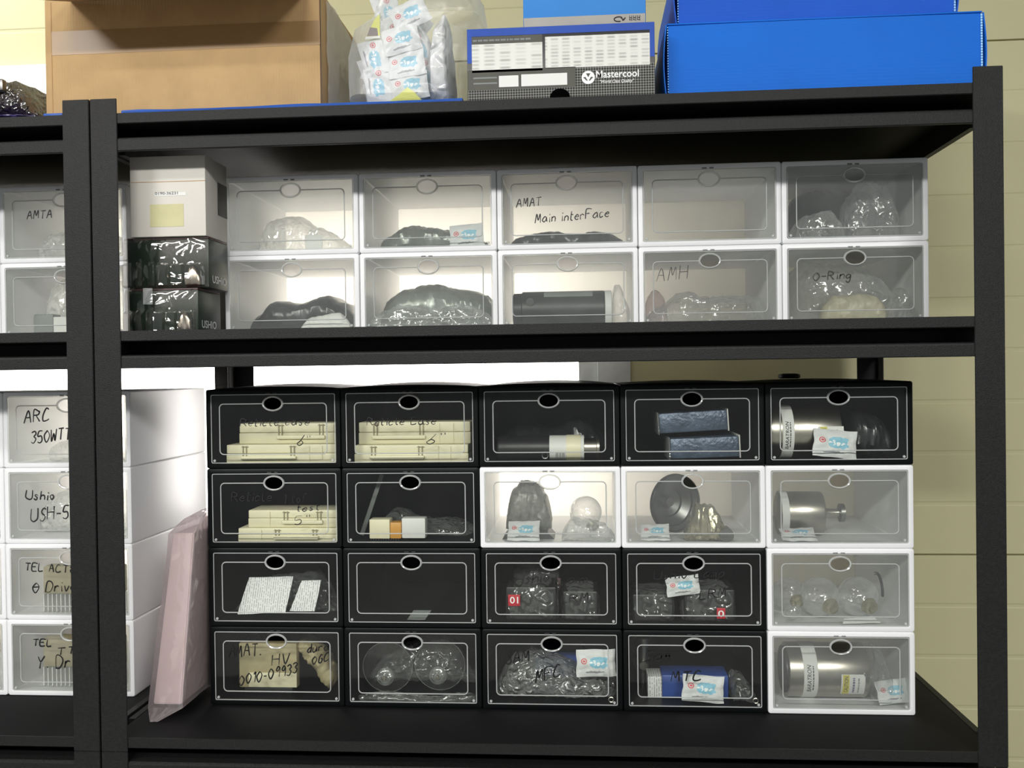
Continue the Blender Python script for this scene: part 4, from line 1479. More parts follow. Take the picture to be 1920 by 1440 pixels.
b = B[1, 2]
bagged_block(b, 945, 1046, 1098, .035, .09, 'bagged dark module with a red upside-down number label', (953, 975, 1115, 1136), 31.1, '10', True)
bagged_block(b, 958, 1052, 1062, .135, .08, 'taller bagged dark module behind, with a brown number label', (1029, 1051, 1084, 1106), 31.6, '12', False, M_brownlab)
bagged_block(b, 1052, 1124, 1106, .04, .09, 'bagged dark module without a label, right of the red-labelled one', None, 31.9)
b = B[1, 3]
bagged_block(b, 1182, 1266, 1112, .035, .09, 'bagged dark module at the left, below the crumpled sachet', None, 32.3)
bagged_block(b, 1280, 1382, 1103, .035, .09, 'bagged dark module with a small red tag at its foot', (1344, 1360, 1140, 1160), 32.7, '0')

b = B[1, 4]
for px, py, rp, d, lab in ((1478, 1112, 30, .12, 'glass bulb at the left of three in a white box'), (1537, 1122, 36, .085, 'glass bulb in the middle of three in a white box'), (1608, 1118, 36, .085, 'glass bulb at the right of three in a white box')):
    bulb(b, px, py, rp, d, lab, 'glass bulbs in the white boxes', (.25, -.93, -.22))
bulb(b, 1487, 1146, 15, .04, 'small glass bulb in front of the left one of three', 'glass bulbs in the white boxes', (0, -.3, 1))
bm = bmesh.new()
c = at(1646, 1108, b.y + .14)
for k in range(14):
    pass
lathe(bm, [(0, .034), (.004, .034), (.004, .030), (0, .030)], 'x', (c.x, b.y + .15, b.floor + .036), 30, math.radians(60), math.radians(190))
simple('black_ring', bm, M_blackpl, 'black curved ring behind the right glass bulb', 'ring')
sheet('paper_strip', [(1580, 1170), (1584, 1162), (1640, 1158), (1652, 1168)], b.y + .022, M_label, 'white paper strip on the floor below the glass bulbs', 'paper', .01)

# --- bottom row -----------------------------------------------------------------
b = B[0, 0]
Y = b.y + .05
x0, x1, zt = span(b, 447, 556, 1206, .05)
t = thing('circuit_board', ((x0 + x1) / 2, Y, b.floor), 'beige bagged board behind the handwriting, leftmost bottom-row box', 'board')
obj('board', nbox(x0, x1, Y, Y + .02, b.floor + .012, zt, .003), M_beige, t)
obj('lower_edge', nbox(x0 + .02, x1, Y - .003, Y - .0003, b.floor + .014, b.floor + .042, .001), M_cream, t)
obj('foot', nbox(x0 + .01, x1 - .01, Y + .002, Y + .018, b.floor + .0003, b.floor + .0118, .001), M_blackpl, t)
bag_in(b, 443, 488, 1190, .075, .14, M_mottled, 'grey wrapped lump in the top left of the leftmost bottom-row box', seed=33.4, prof=[(443, 1240), (455, 1195), (476, 1192), (490, 1230)], amp=.005)
Y2 = b.y + .035
a, c = at(572, 1196, Y2 + .05), at(634, 1290, Y2 + .05)
Mx = Matrix.Translation(((a.x + c.x) / 2, Y2 + .05, (a.z + c.z) / 2 + .004)) @ Matrix.Rotation(math.radians(52), 4, 'Y')
bm = bag(-.058, .052, -.03, .03, -.016, [(0, .03), (.5, .036), (1, .028)], 34.2, .005, 50, M=None)
bmesh.ops.transform(bm, matrix=Mx, verts=bm.verts)
dz = b.floor + .0006 - min(v.co.z for v in bm.verts)
if dz > 0: bmesh.ops.translate(bm, verts=bm.verts, vec=(0, 0, dz))
dx = b.x + BW - .0105 - max(v.co.x for v in bm.verts)
if dx < 0: bmesh.ops.translate(bm, verts=bm.verts, vec=(dx, 0, 0))
simple('wrapped_bar', bm, M_beige, 'beige wrapped bar leaning diagonally at the right of the leftmost bottom-row box', 'bar')

b = B[0, 1]
for px, py, lab in ((727, 1252, 'left clear disc with a bright hub in a black box'), (825, 1250, 'right clear disc with a bright hub in a black box')):
    Yc_ = b.y + (.07 if px < 800 else .085)
    c = at(px, py, Yc_)
    R_ = 48 * (Yc_ - CAM.y) / F_PX
    c.z = b.floor + R_ + .0006
    hb = at(px - 3, py + 15, Yc_)
    t = thing('clear_disc', (c.x, Yc_, b.floor), lab, 'disc', 'clear discs in a black box')
    obj('disc', lathe(bmesh.new(), [(-.002, R_ * .975), (-.0005, R_), (.0025, R_), (.004, R_ * .975), (.0035, R_ * .9), (-.0015, R_ * .9)][:4], 'y', c, 56), M_disc, t)
    obj('rim', lathe(bmesh.new(), [(-.0026, R_ * .985), (-.0014, R_ * 1.004), (-.0004, R_ * .985)], 'y', c, 64, cap=False), M_film_soft, t)
    obj('hub', lathe(bmesh.new(), [(-.003, .017), (-.009, .0165), (-.012, .013), (-.013, .009), (-.008, .0075), (-.010, .004), (-.014, .0035), (-.0142, .001)], 'y', (hb.x, Yc_, hb.z), 32, cap=False), M_film_soft, t)
    obj('spindle', lathe(bmesh.new(), [(-.0145, .0042), (-.019, .0038), (-.0195, .001)], 'y', (hb.x, Yc_, hb.z), 20), M_steel, t)
bag_in(b, 664, 888, 1228, .12, .2, M_film, 'clear bag around the two clear discs', seed=35.5, prof=[(664, 1290), (690, 1240), (760, 1208), (820, 1204), (888, 1285)], amp=.008, scale=35)
bag_in(b, 664, 888, 1298, .015, .045, M_film, 'clear bag edge lying in front of the clear discs', seed=35.9, prof=[(664, 1302), (700, 1298), (800, 1306), (888, 1298)], amp=.004)

b = B[0, 2]
x0, x1, zt = span(b, 1002, 1092, 1222, .17)
simple('blue_module', nbox(x0, x1, b.y + .17, b.y + .24, b.floor + .0004, zt, .003), M_blueblk, 'blue box behind the big crumpled clear bag', 'module')
bag_in(b, 922, 1150, 1240, .035, .15, M_film_wrinkled, 'big crumpled clear bag in the third bottom-row box', seed=36.4, amp=.009, scale=34, prof=[(922, 1280), (950, 1246), (990, 1236), (1040, 1250), (1090, 1268), (1150, 1276)])


def eyelet(B, px, py, lab):
    c = at(px, py, B.y + .014)
    pts = [(c.x + .0045 * math.cos(a), c.y, max(c.z, B.floor + .0065) + .0045 * math.sin(a)) for a in [2 * math.pi * k / 16 for k in range(16)]]
    simple('eye_screw', tube(bmesh.new(), pts, .0016, 8, True), M_steel, lab, 'screw', 'small steel eyelets in the bottom row')


eyelet(b, 1146, 1312, 'small steel eyelet in the lower right of the big-bag box')
b = B[0, 3]
eyelet(b, 1417, 1314, 'small steel eyelet in the lower right of the blue-module box')
Y = b.y + .06
x0, x1, zt = span(b, 1214, 1366, 1266, .06)
t = thing('blue_module', ((x0 + x1) / 2, Y, b.floor), 'blue module with a grey label end in a black box', 'module')
xm = at(1241, 1280, Y).x
obj('body', nbox(xm + .0003, x1, Y, Y + .06, b.floor + .0004, zt, .003), M_blueblk, t)
obj('label_end', nbox(x0, xm, Y - .001, Y + .05, b.floor + .0004, zt - .003, .001), M_paper_lines, t)
bag_in(b, 1366, 1424, 1278, .03, .12, M_film, 'clear bag at the right of the blue module', seed=37.2, amp=.007, prof=[(1366, 1270), (1390, 1276), (1424, 1300)])
Y = b.y + .15
x0, x1, zt = span(b, 1186, 1225, 1194, .15)
t = thing('steel_fitting', ((x0 + x1) / 2, Y, b.floor), 'dull steel fitting standing behind the blue module at the left', 'fitting')
bm = bmesh.new()
hh = zt - b.floor
xc_ = (x0 + x1) / 2
lathe(bm, [(0.0004, .013), (hh * .35, .013), (hh * .36, .018), (hh * .5, .018), (hh * .52, .011), (hh * .78, .011), (hh * .8, .0165), (hh, .0165)], 'z', (xc_, Y, b.floor), 24)
obj('body', bm, M_steel_d, t)
tb = obj('side_port', lathe(bmesh.new(), [(-.020, .008), (-.0182, .0095), (-.012, .0095)], 'y', (xc_, Y, b.floor + hh * .42), 20), M_steel, t)

b = B[0, 4]
t, xa, xb, Yc, cz, rad = pressure_cylinder(b, 1476, 1628, .035, .0495, 'large steel cylinder with caution label in the lowest white box', (1503, 1530), (1573, 1618, -.036, .006))
obj('end_plate', lathe(bmesh.new(), [(-.004, rad * .5), (-.0035, rad * .86), (-.0004, rad * .86)], 'x', (xa, Yc, cz), 40), M_blackpl, t)
obj('screw', lathe(bmesh.new(), [(-.0018, .0035), (.002, .0035)], 'y', (xb - .008, Yc - rad, cz + .006), 14), M_steel_d, t)
bag_in(b, 1632, 1668, 1212, .03, .12, M_film, 'clear bag end right of the large steel cylinder', seed=38.8, amp=.006, prof=[(1632, 1206), (1650, 1225), (1668, 1270)])

# --- left rack -----------------------------------------------------------------
b = Lf['u', 1, -1]
bag_in(b, 70, 232, 432, .06, .25, M_film_soft, 'hazy bag in the handwritten upper box of the left rack', seed=41.1, prof=[(70, 460), (100, 432), (160, 425), (232, 450)])
b = Lf['u', 0, -1]
bag_in(b, 48, 236, 585, .10, .28, M_film_soft, 'hazy bag in the box with a connector strip, left rack', seed=42.1, prof=[(48, 560), (80, 520), (160, 512), (236, 540)])
x0, x1, zt = span(b, 62, 200, 588, .04)
Y = b.y + .04
t = thing('connector_strip', ((x0 + x1) / 2, Y, b.floor), 'grey connector with a white toothed strip in a left-rack box', 'connector')
obj('grey_body', nbox(x0, x0 + (x1 - x0) * .27, Y, Y + .03, b.floor + .0004, zt, .003), M_tag, t)
obj('white_strip', nbox(x0 + (x1 - x0) * .28, x1, Y - .002, Y + .02, b.floor + .006, zt - .006, .0015), M_label, t)
bm = bmesh.new()
for i in range(26):
    X = x0 + (x1 - x0) * (.29 + .7 * i / 26)
    box(bm, X, X + .0018, Y, Y + .012, b.floor + .0004, b.floor + .0058)
obj('teeth', bm, M_tag, t)
b = Lf['l', 3, -1]
bag_in(b, 86, 232, 822, .05, .16, M_film, 'clear bag in the topmost handwritten box of the left rack', seed=43.1, prof=[(86, 838), (110, 828), (160, 815), (232, 830)])
b = Lf['l', 2, -1]
bag_in(b, 58, 232, 920, .07, .22, M_film_soft, 'hazy bag in the second handwritten box of the left rack', seed=44.1, prof=[(58, 950), (90, 925), (150, 918), (232, 940)])
for row, pt, lab in ((1, 1062, 'beige board with cooling fins, third box of the left rack'), (0, 1196, 'beige board with cooling fins, lowest box of the left rack')):
    b = Lf['l', row, -1]
    x0, x1, zt = span(b, 80, 225, pt, .04)
    Y = b.y + .04
    t = thing('driver_board', ((x0 + x1) / 2, Y, b.floor), lab, 'board', 'beige boards in the left rack')
    zf = b.floor + (zt - b.floor) * .40
    obj('board', nbox(x0, x1, Y, Y + .03, zf, zt, .003), M_beige, t)
    bm = bmesh.new()
    for i in range(18):
        X = x0 + (x1 - x0) * i / 18
        box(bm, X, X + .002, Y, Y + .03, b.floor + .0004, zf - .0004)
    box(bm, x0, x1, Y + .02, Y + .028, b.floor + .0004, zf - .0004)
    obj('fins', bm, M_label, t)

# ------------------------------------------------------------------ beside the boxes
# white carton on two lamp packs, upper shelf left
Yu = 0.045


def carton_at(px0, px1, pyt, pyb, Y):
    a, c = at(px0, pyb, Y), at(px1, pyt, Y)
    return a.x, c.x, a.z, c.z


def lamp_pack(px0, px1, px2, pyt, pyb, Y, depth, z0, label, tape):
    x0, xm, _, _ = carton_at(px0, px1, pyt, pyb, Y)
    z1 = z0 + at(px0, pyt, Y).z - at(px0, pyb, Y).z
    x1 = xm
    t = thing('lamp_pack', ((x0 + x1) / 2, Y + depth / 2, z0), label, 'lamp pack', 'lamp packs under the white carton')
    obj('carton', nbox(x0 + .004, x1, Y + .016, Y + depth, z0 + .0003, z1 - .004, .001), M_green, t)
    obj('red_top', nbox(x0 + .004, x1 - .0003, Y + .016, Y + depth, z1 - .0036, z1 - .0003, .0008), M_darkred, t)
    # blister tray: pleated clear front with alternating ribs
    bm = bmesh.new()
    n = 48
    rows = []
    cells = (.0, .07, .16, .19, .30, .34, .40, .55, .58, .72, .75, .95, 1.01)
    for j, (zf, k, up) in enumerate(((0, .2, 0), (.05, 1, 0), (.44, .95, 0), (.50, .45, .6), (.60, .55, 1), (.86, .62, 1), (.95, .35, 1), (1, .1, 1))):
        row = []
        for i in range(n + 1):
            u = i / n
            ci = sum(1 for c_ in cells if c_ <= u)
            wv = (1 if ci % 2 else .25) * (1 - up) + (.75 + .25 * math.sin(u * 5 + 1)) * up
            row.append(bm.verts.new((x0 + (x1 - x0) * u, Y + .0145 - .0142 * k * wv, z0 + .0006 + (z1 - z0 - .0012) * (zf + .03 * math.sin(u * 6.5) * up * (zf < .95)))))
        rows.append(row)
    for A, B2 in zip(rows[:-1], rows[1:]):
        for i in range(n):
            bm.faces.new((A[i], A[i + 1], B2[i + 1], B2[i]))
    r = bmesh.ops.extrude_face_region(bm, geom=bm.faces[:])
    bmesh.ops.translate(bm, verts=[v for v in r['geom'] if isinstance(v, bmesh.types.BMVert)], vec=(0, .0006, 0))
    bl = obj('blister_front', bm, M_blister, t)
    obj('foil_spot', bag(x0 + (x1 - x0) * .74, x0 + (x1 - x0) * .93, Y + .0020, Y + .0125, z0 + .004, [(0, .02), (.5, .034), (1, .02)], 3.3, .002, 80, 20, 14), M_steel, bl)
    if tape:
        a, c = at(tape[0], tape[3], Y), at(tape[1], tape[2], Y)
        obj('tape', nbox(a.x, c.x, Y - .0012, Y - .0006, a.z, c.z), M_film_soft, bl)
    # printed maker's name on the right side face
    bm = text_bm('USHIO', 0, .045, 0, .014, 0, .01)
    for v in bm.verts:
        v.co = Vector((x1 + .0006, Y + .030 + v.co.x * 1.45, z0 + .010 + v.co.z))
    obj('printed_name', bm, M_white_print, t, smooth=False)
    return z1


zl0 = BOARD_MID + .0003
z1_ = lamp_pack(231, 364, 418, 537, 622, Yu, .118, zl0, 'lower lamp pack with a clear pleated front, standing on the shelf', (269, 286, 540, 571))
z2_ = lamp_pack(228, 384, 418, 438, 534, Yu + .012, .105, z1_ + .0008, 'upper lamp pack with a clear pleated front, under the white carton', None)
Y = Yu + .02
x0, x1, _, zt = carton_at(245, 384, 290, 437, Y)
t = thing('white_carton', ((x0 + x1) / 2, Y + .1, z2_ + .0006), 'white carton with a yellowed square label on the lamp packs', 'carton')
zc0 = z2_ + .0006
obj('carton', nbox(x0, x1, Y, Y + .100, zc0, zt, .0015), M_carton_w, t)
a, c = at(282, 426, Y), at(344, 382, Y)
obj('yellowed_label', nbox(a.x, c.x, Y - .0006, Y - .0001, a.z, c.z), M_carton_patch, t)
a, c = at(290, 368, Y), at(349, 360, Y)
nl = obj('number_label', nbox(a.x, c.x, Y - .0006, Y - .0001, a.z, c.z), M_label, t)
obj('number', text_bm('0190-36231', a.x + .001, a.x + (c.x - a.x) * .74, a.z + .0022, .0052, Y - .0008, .004), M_print, nl, smooth=False)
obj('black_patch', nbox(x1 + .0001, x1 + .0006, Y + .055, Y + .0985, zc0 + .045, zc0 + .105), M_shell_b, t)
obj('flap_line', nbox(x0, x1, Y - .0005, Y - .0001, at(300, 341, Y).z - .0005, at(300, 341, Y).z + .0005), M_cardside, t)

# pink film parcel leaning on the lower shelf between the stacks
Yp = 0.10
A = [at(x, y, Yp) for x, y in ((283, 1310), (340, 1318), (388, 1005), (322, 1000))]
zp = BOARD_BOT + .0004
t = thing('pink_parcel', (A[0].x + .03, Yp, zp), 'pink film-wrapped board parcel leaning left of the black boxes', 'parcel')
zlow = zp + .022
bx0, bx1 = at(284, 1312, Yp).x, at(341, 1312, Yp).x
tx0, tx1 = at(322, 1000, Yp + .02).x, min(at(385, 1000, Yp + .02).x, .1180)
ztop = at(350, 1000, Yp + .02).z
dep = .19
bm = bmesh.new()
loft(bm, [[(bx0 + .002, Yp + .002, zlow), (bx1 - .002, Yp + .002, zlow), (bx1 - .002, Yp + dep, zlow), (bx0 + .002, Yp + dep, zlow)],
          [(tx0 + .002, Yp + .022, ztop), (tx1 - .002, Yp + .022, ztop), (tx1 - .002, Yp + dep, ztop), (tx0 + .002, Yp + dep, ztop)]])
bmesh.ops.bevel(bm, geom=bm.edges[:], offset=.002, segments=2, affect='EDGES')
obj('board_stack', bm, M_pinkfoam, t)
bm = bmesh.new()
ap = at(288, 1338, Yp - .02)
nA = 10


def rng(xa, xb, y0, y1, z, j):
    pts = []
    for (px_, py_), (qx, qy) in zip([(xa, y0), (xb, y0), (xb, y1), (xa, y1)], [(xb, y0), (xb, y1), (xa, y1), (xa, y0)]):
        for k in range(nA):
            u = k / nA
            pts.append((px_ + (qx - px_) * u + .0022 * nz(u * 3, j, 0, 2.1, 6), py_ + (qy - py_) * u + .0022 * nz(u * 3, j, 1, 2.1, 7), z))
    return pts


loops = [rng(ap.x - .004, ap.x + .010, Yp - .026, Yp + .03, zp + .0006, 0), rng(bx0 - .004, bx1 + .004, Yp - .006, Yp + dep + .004, zlow - .003, 1)]
for j in range(1, 9):
    u = j / 8
    loops.append(rng(bx0 + (tx0 - bx0) * u - .004, bx1 + (tx1 - bx1) * u + .003, Yp - .004 + .022 * u, Yp + dep + .004, zlow + (ztop - zlow) * u, j + 1))
loops.append(rng(tx0 + .010, tx1 - .001, Yp + .05, Yp + dep - .05, ztop + .022, 12))
loops.append(rng(tx0 + .030, tx1 + .0, Yp + .09, Yp + dep - .08, ztop + .034, 13))
loft(bm, loops)
obj('pink_film', bm, M_film_pink, t)

# ------------------------------------------------------------------ on top of the racks
ZT = Z_TOP + .0003
# blue pad under the carton
pad = bmesh.new()
px_a, px_b = at(70, 214, .012).x, at(868, 190, .012).x
n = 60
loops = []
for i in range(n + 1):
    x = 0.052 + (px_b - 0.052) * i / n
    h = .0058 + .0018 * nz(x, 0, 0, 14, 3)
    yf = .006 + .004 * nz(x, 1, 0, 9, 2)
    loops.append([(x, yf, ZT), (x, yf - .001, ZT + h * .5), (x, yf + .001, ZT + h), (x, .52, ZT + .0045), (x, .52, ZT)])
loft(pad, loops)
simple('foam_pad', pad, M_bluepad, 'blue foam pad under the brown carton and the sachet bag', 'pad')
xl0 = at(84, 214, .012).x
simple('foam_pad', nbox(xl0, -.054, .006, .5, ZT, ZT + .0058, .002), M_bluepad, 'short blue foam pad end left of the twin posts', 'pad')
vx0, vx1 = at(-60, 216, .012).x, xl0 - .002
simple('film_roll', bag(vx0, vx1, .006, .40, ZT, [(0, .010), (.5, .009), (.9, .007), (1, .004)], 51.3, .003, 60, p=3), M_purplepad, 'violet film under the dark wrapped parcel at far left', 'film')

# brown carton
Yc0 = .062
x0, x1 = at(85, 150, Yc0).x, at(601, 150, Yc0).x
zc0, zc1 = ZT + .0078, 1.292
t = thing('brown_carton', ((x0 + x1) / 2, Yc0 + .22, zc0), 'large brown cardboard carton standing over the twin posts', 'carton')
depc = .42
bm = nbox(x0, x1, Yc0, Yc0 + depc, zc0, zc1, .003)
obj('carton_body', bm, M_card, t)
fl = extrude_profile([(Yc0 - .0004, zc1 - .006), (Yc0 - .0004, zc1 - .002), (Yc0 - .150, zc1 - .057), (Yc0 - .151, zc1 - .061)], 'x', x0 + .050, x1 - .02)
obj('front_flap', fl, M_card, t, smooth=False)
a, c = at(150, 96, Yc0), at(600, 48, Yc0)
obj('shaded_tape_strip', nbox(x0 + .012, x1 + .0004, Yc0 - .0006, Yc0 - .0002, at(300, 96, Yc0).z, at(300, 51, Yc0).z), M_shaded_tape, t)  # tape whose tone also carries the half-shade below the flap
obj('corner_crease', nbox(x0 + .012, x0 + .0135, Yc0 - .0007, Yc0 - .0001, zc0 + .004, zc1 - .006), M_cardside, t)
obj('fold_gap', nbox(x1 + .0001, x1 + .0006, Yc0 + .002, Yc0 + .005, zc0 + .003, zc1 - .01), M_brown, t)
bm = bmesh.new()   # crumpled clear film hanging down the carton's right side
n1, n2 = 14, 12
G = []
for j in range(n2 + 1):
    row = []
    for i in range(n1 + 1):
        u, v = i / n1, j / n2
        row.append(bm.verts.new((x1 + .004 + .012 * (1 - v) * abs(nz(u, v, 0, 3, 8)) + .004 * nz(u, v, 2, 7, 9), Yc0 + .03 + u * .25, zc0 + .004 + v * .20 + .01 * nz(u, v, 1, 4, 4) * v)))
    G.append(row)
for j in range(n2):
    for i in range(n1):
        bm.faces.new((G[j][i], G[j][i + 1], G[j + 1][i + 1], G[j + 1][i]))
r = bmesh.ops.extrude_face_region(bm, geom=bm.faces[:])
bmesh.ops.translate(bm, verts=[v for v in r['geom'] if isinstance(v, bmesh.types.BMVert)], vec=(.0006, 0, 0))
obj('side_film', bm, M_film_big, t)

# dark wrapped parcel at far left
x0, x1 = at(-70, 180, .05).x, at(84, 200, .05).x - .008
t = thing('dark_parcel', ((x0 + x1) / 2, .15, ZT + .011), 'dark bubble-wrapped parcel with a grey clip at far left', 'parcel')
zpa = ZT + .0125
h1 = at(20, 152, .10).z - zpa
obj('dark_core', bag(x0 + .004, x1 - .006, .062, .285, zpa + .001, [(0, h1 * .97), (.5, h1 * .94), (.62, h1 * .77), (1, .005)], 52.2, .004, 70), M_darkbag, t)
obj('bubble_film', bag(x0, x1, .05, .30, zpa, [(0, h1), (.5, h1 * .97), (.62, h1 * .8), (1, .006)], 52.9, .007, 70), M_bubble, t)
a, c = at(-30, 176, .05), at(15, 152, .05)
obj('grey_clip', nbox(a.x, c.x, .034, .0478, a.z, c.z, .003), M_steel_d, t)

# clear bag of sachets
bx0, bx1 = at(668, 100, .10).x, at(906, 100, .10).x
zb0 = ZT + .0082
t = thing('sachet_bag', ((bx0 + bx1) / 2, .17, zb0), 'big clear plastic bag full of sachets between carton and black box', 'bag')
Hb = .245
bm = bmesh.new()
loops = []
rings_px = [(200, 680, 856, 0.0), (188, 652, 862, 0), (150, 648, 863, 0), (110, 650, 865, 0), (62, 666, 867, 0), (44, 690, 900, 0), (40, 698, 904, 0), (10, 708, 900, 0), (-30, 708, 890, 0), (-60, 740, 872, 0)]
for j, (py, pl, pr, _) in enumerate(rings_px):
    zr_ = max(zb0 + .0006 * (j + 1), at(780, py, .10).z)
    xa_, xb_ = at(pl, py, .10).x, at(pr, py, .10).x
    hw_, hd_ = (xb_ - xa_) / 2, .125 if 0 < j < 8 else .11
    L_ = []
    for k in range(72):
        a_ = 2 * math.pi * k / 72
        ca, sa = math.cos(a_), math.sin(a_)
        X_ = math.copysign(abs(ca) ** .45, ca) * hw_
        Y_ = math.copysign(abs(sa) ** .45, sa) * hd_
        d_ = .006 * nz(X_, Y_, zr_, 18, 53) + .004 * nz(X_, Y_, zr_, 45, 57)
        L_.append(((xa_ + xb_) / 2 + X_ + d_ * ca, .175 + Y_ + d_ * sa, zr_ + .003 * nz(X_, Y_, j, 25, 58) * (j > 0)))
    loops.append(L_)
loft(bm, loops)
obj('bag_film', bm, M_film_big, t)
w0, w1 = at(800, 100, .10).x, at(858, 100, .10).x
simple('crumpled_film', bag(w0 + .003, w1 - .016, .090, .23, zb0 + .020, [(0, .10), (.3, .150), (.7, .165), (1, .12)], 54.4, .006, 30, 48, 30), M_film_mid, 'crumpled milky film inside the right half of the sachet bag', 'film')
# (picture x, y, roll, turn about the vertical, layer from the front)
spots = [(768, 168, -6, 0, 0), (710, 160, 82, -6, 0), (762, 120, -8, 0, 0), (702, 108, 74, -14, 0), (752, 74, -14, 0, 0), (768, 28, -24, 0, 0),
         (738, 158, 15, 0, 1), (794, 140, 84, 8, 1), (732, 108, 55, -8, 1), (786, 92, 70, 8, 1), (744, 72, 60, -4, 1), (754, 42, -30, 0, 1), (704, 140, 70, -6, 1),
         (714, 166, -20, -10, 2), (770, 146, 30, 0, 2), (712, 128, 10, -8, 2), (762, 98, 40, 0, 2), (736, 84, 0, 0, 2), (774, 58, -50, 0, 2), (796, 172, 80, 0, 2), (728, 24, 70, 0, 2)]
front_lab = {(768, 168): 'white sachet at the foot of the big clear bag, behind the yellow wrapper', (710, 160): 'upright white sachet at the lower left front of the big clear bag',
             (762, 120): 'white sachet facing out, middle of the big clear bag, above the lowest one', (702, 108): 'upright white sachet at the left of the big clear bag, below the brown window',
             (752, 74): 'white sachet facing out, third from the foot in the big clear bag', (768, 28): 'tilted white sachet facing out near the top of the big clear bag'}
rnd = random.Random(12)
for i, (px, py, rl, yw, lay) in enumerate(spots):
    sachet(px, py, .086 + .030 * lay + .003 * (i % 2), rl, -5 + rnd.uniform(-5, 5), yw + rnd.uniform(-4, 4), 1.06, 1.0,
           front_lab.get((px, py), 'white printed sachet half hidden behind others in the big clear bag'), 'sachets in the big clear bag', zb0 + .016 if py > 165 else None)
# yellow and olive pouches in the bag
tag(obj('olive_pouch', bag(at(722, 30, .12).x, at(776, 30, .12).x, .15, .20, at(740, 36, .15).z, [(0, .02), (.5, .05), (1, .03)], 55.5, .004, 50, 30, 18), M_olive), 'olive-yellow pouch near the top of the sachet bag', 'pouch')
yp = thing('yellow_pouch', at(697, 60, .085), 'yellow pouch with a dark brown window at the bag edge', 'pouch')
obj('pouch', quadpx([(686, 72), (712, 70), (712, 26), (703, 34)], .083, .004), M_yellowpk, yp)
obj('brown_window', quadpx([(688, 68), (709, 67), (707, 53), (694, 51)], .0825, .0008), M_brown, yp)
obj('white_hem', quadpx([(684, 74), (713, 71), (712, 67), (686, 69)], .0822, .0008), M_label, yp)
yt = bmesh.new()
a, c, e_ = at(726, 188, .088), at(800, 188, .088), at(768, 166, .088)
zb1 = zb0 + .0095
extrude_profile([(a.x, zb1), (c.x, zb1), (e_.x + .012, zb1 + .020), (e_.x, zb1 + .029), (e_.x - .014, zb1 + .018)], 'y', .068, .073, yt)
tag(obj('yellow_wrapper', yt, M_yellowpk), 'bright yellow folded wrapper at the foot of the sachet bag', 'wrapper')

# black tool carton with the maker's name
Ym = .004
x0, x1 = at(876, 120, Ym).x, at(1228, 110, Ym).x
zm0 = ZT
zl, zr = at(876, 54, Ym).z, at(1228, 41, Ym).z
zm1 = (zl + zr) / 2
t = thing('tool_carton', ((x0 + x1) / 2, Ym + .15, zm0), 'black and blue printed carton with white tables on its front', 'carton')
obj('carton_body', nbox(x0, x1, Ym, Ym + .30, zm0, zm1, .0012), M_carton_blk, t)


def panel(name, px0, py0, px1, py1, mat, dy, parent):
    """flat print on the carton front; corners in picture pixels (top-left, bottom-right)"""
    a, c = at(px0, py1, Ym), at(px1, py0, Ym)
    # the carton is level: take heights at mid width
    za, zc = at((px0 + px1) / 2, py1, Ym).z, at((px0 + px1) / 2, py0, Ym).z
    return obj(name, nbox(a.x, c.x, Ym - dy, Ym - dy + .0002, max(za, zm0 + .0005), min(zc, zm1 - .0003)), mat, parent)


a = at(876, 120, Ym)
fr = lambda px, py: None
gp = obj('carbon_print', nbox(x0 + .0008, x1 - .0008, Ym - .0003, Ym - .0001, zm0 + .0008, zm0 + .052), M_carbon, t)
W_ = x1 - x0
Hm = zm1 - zm0
obj('grey_band', nbox(x0 + .0008, x0 + W_ * .58, Ym - .0005, Ym - .0003, zm0 + .017, zm0 + .050), M_greyprint, t)
obj('blue_band', nbox(x0 + .0004, x1 - .0004, Ym - .0004, Ym - .0001, zm1 - .013, zm1 - .0006), M_carton_blue, t)
obj('blue_edge', nbox(x0 + .0004, x0 + .008, Ym - .0004, Ym - .0001, zm0 + .062, zm1 - .0131), M_carton_blue, t)
obj('blue_edge', nbox(x1 - .008, x1 - .0004, Ym - .0004, Ym - .0001, zm0 + .062, zm1 - .0131), M_carton_blue, t)
obj('size_table', nbox(x0 + .008, x0 + W_ * .405, Ym - .0005, Ym - .0002, zm0 + .046, zm1 - .026), M_tableA, t)
obj('price_table', nbox(x0 + W_ * .42, x1 - .0082, Ym - .0005, Ym - .0002, zm0 + .049, zm1 - .018), M_tableB, t)
obj('header_bar', nbox(x0 + .008, x0 + W_ * .405, Ym - .0005, Ym - .0002, zm1 - .0255, zm1 - .0135), M_greyprint, t)
bm = bmesh.new()
rnd = random.Random(5)
X = x0 + .010
while X < x0 + W_ * .33:      # blurred heading: soft unreadable dashes
    w_ = rnd.uniform(.003, .009)
    box(bm, X, X + w_, Ym - .0007, Ym - .0006, zm1 - .0215, zm1 - .0185)
    X += w_ + .0016
obj('blurred_heading', bm, M_tag, t)
bm = bmesh.new()
for q in (.9, 2.1):
    box(bm, x0 + .010, x0 + W_ * .16, Ym - .0007, Ym - .0005, zm0 + .02 + q * .0075, zm0 + .0225 + q * .0075)
obj('model_lines', bm, M_tag, t)
obj('small_white_panel', nbox(x0 + W_ * .17, x0 + W_ * .275, Ym - .0007, Ym - .0005, zm0 + .021, zm0 + .0395), M_label, t)
obj('long_white_panel', nbox(x0 + W_ * .29, x0 + W_ * .535, Ym - .0007, Ym - .0005, zm0 + .021, zm0 + .0405), M_label, t)
# half-round thumb notch: flat patch painted with the dark of its opening
nx = at(1050, 180, Ym).x
obj('thumb_notch', extrude_profile([(nx + .0165 * math.cos(k * math.pi / 18), zm0 + .0006 + .0145 * math.sin(k * math.pi / 18)) for k in range(19)], 'y', Ym - .0009, Ym - .0004), M_void, t, smooth=False)
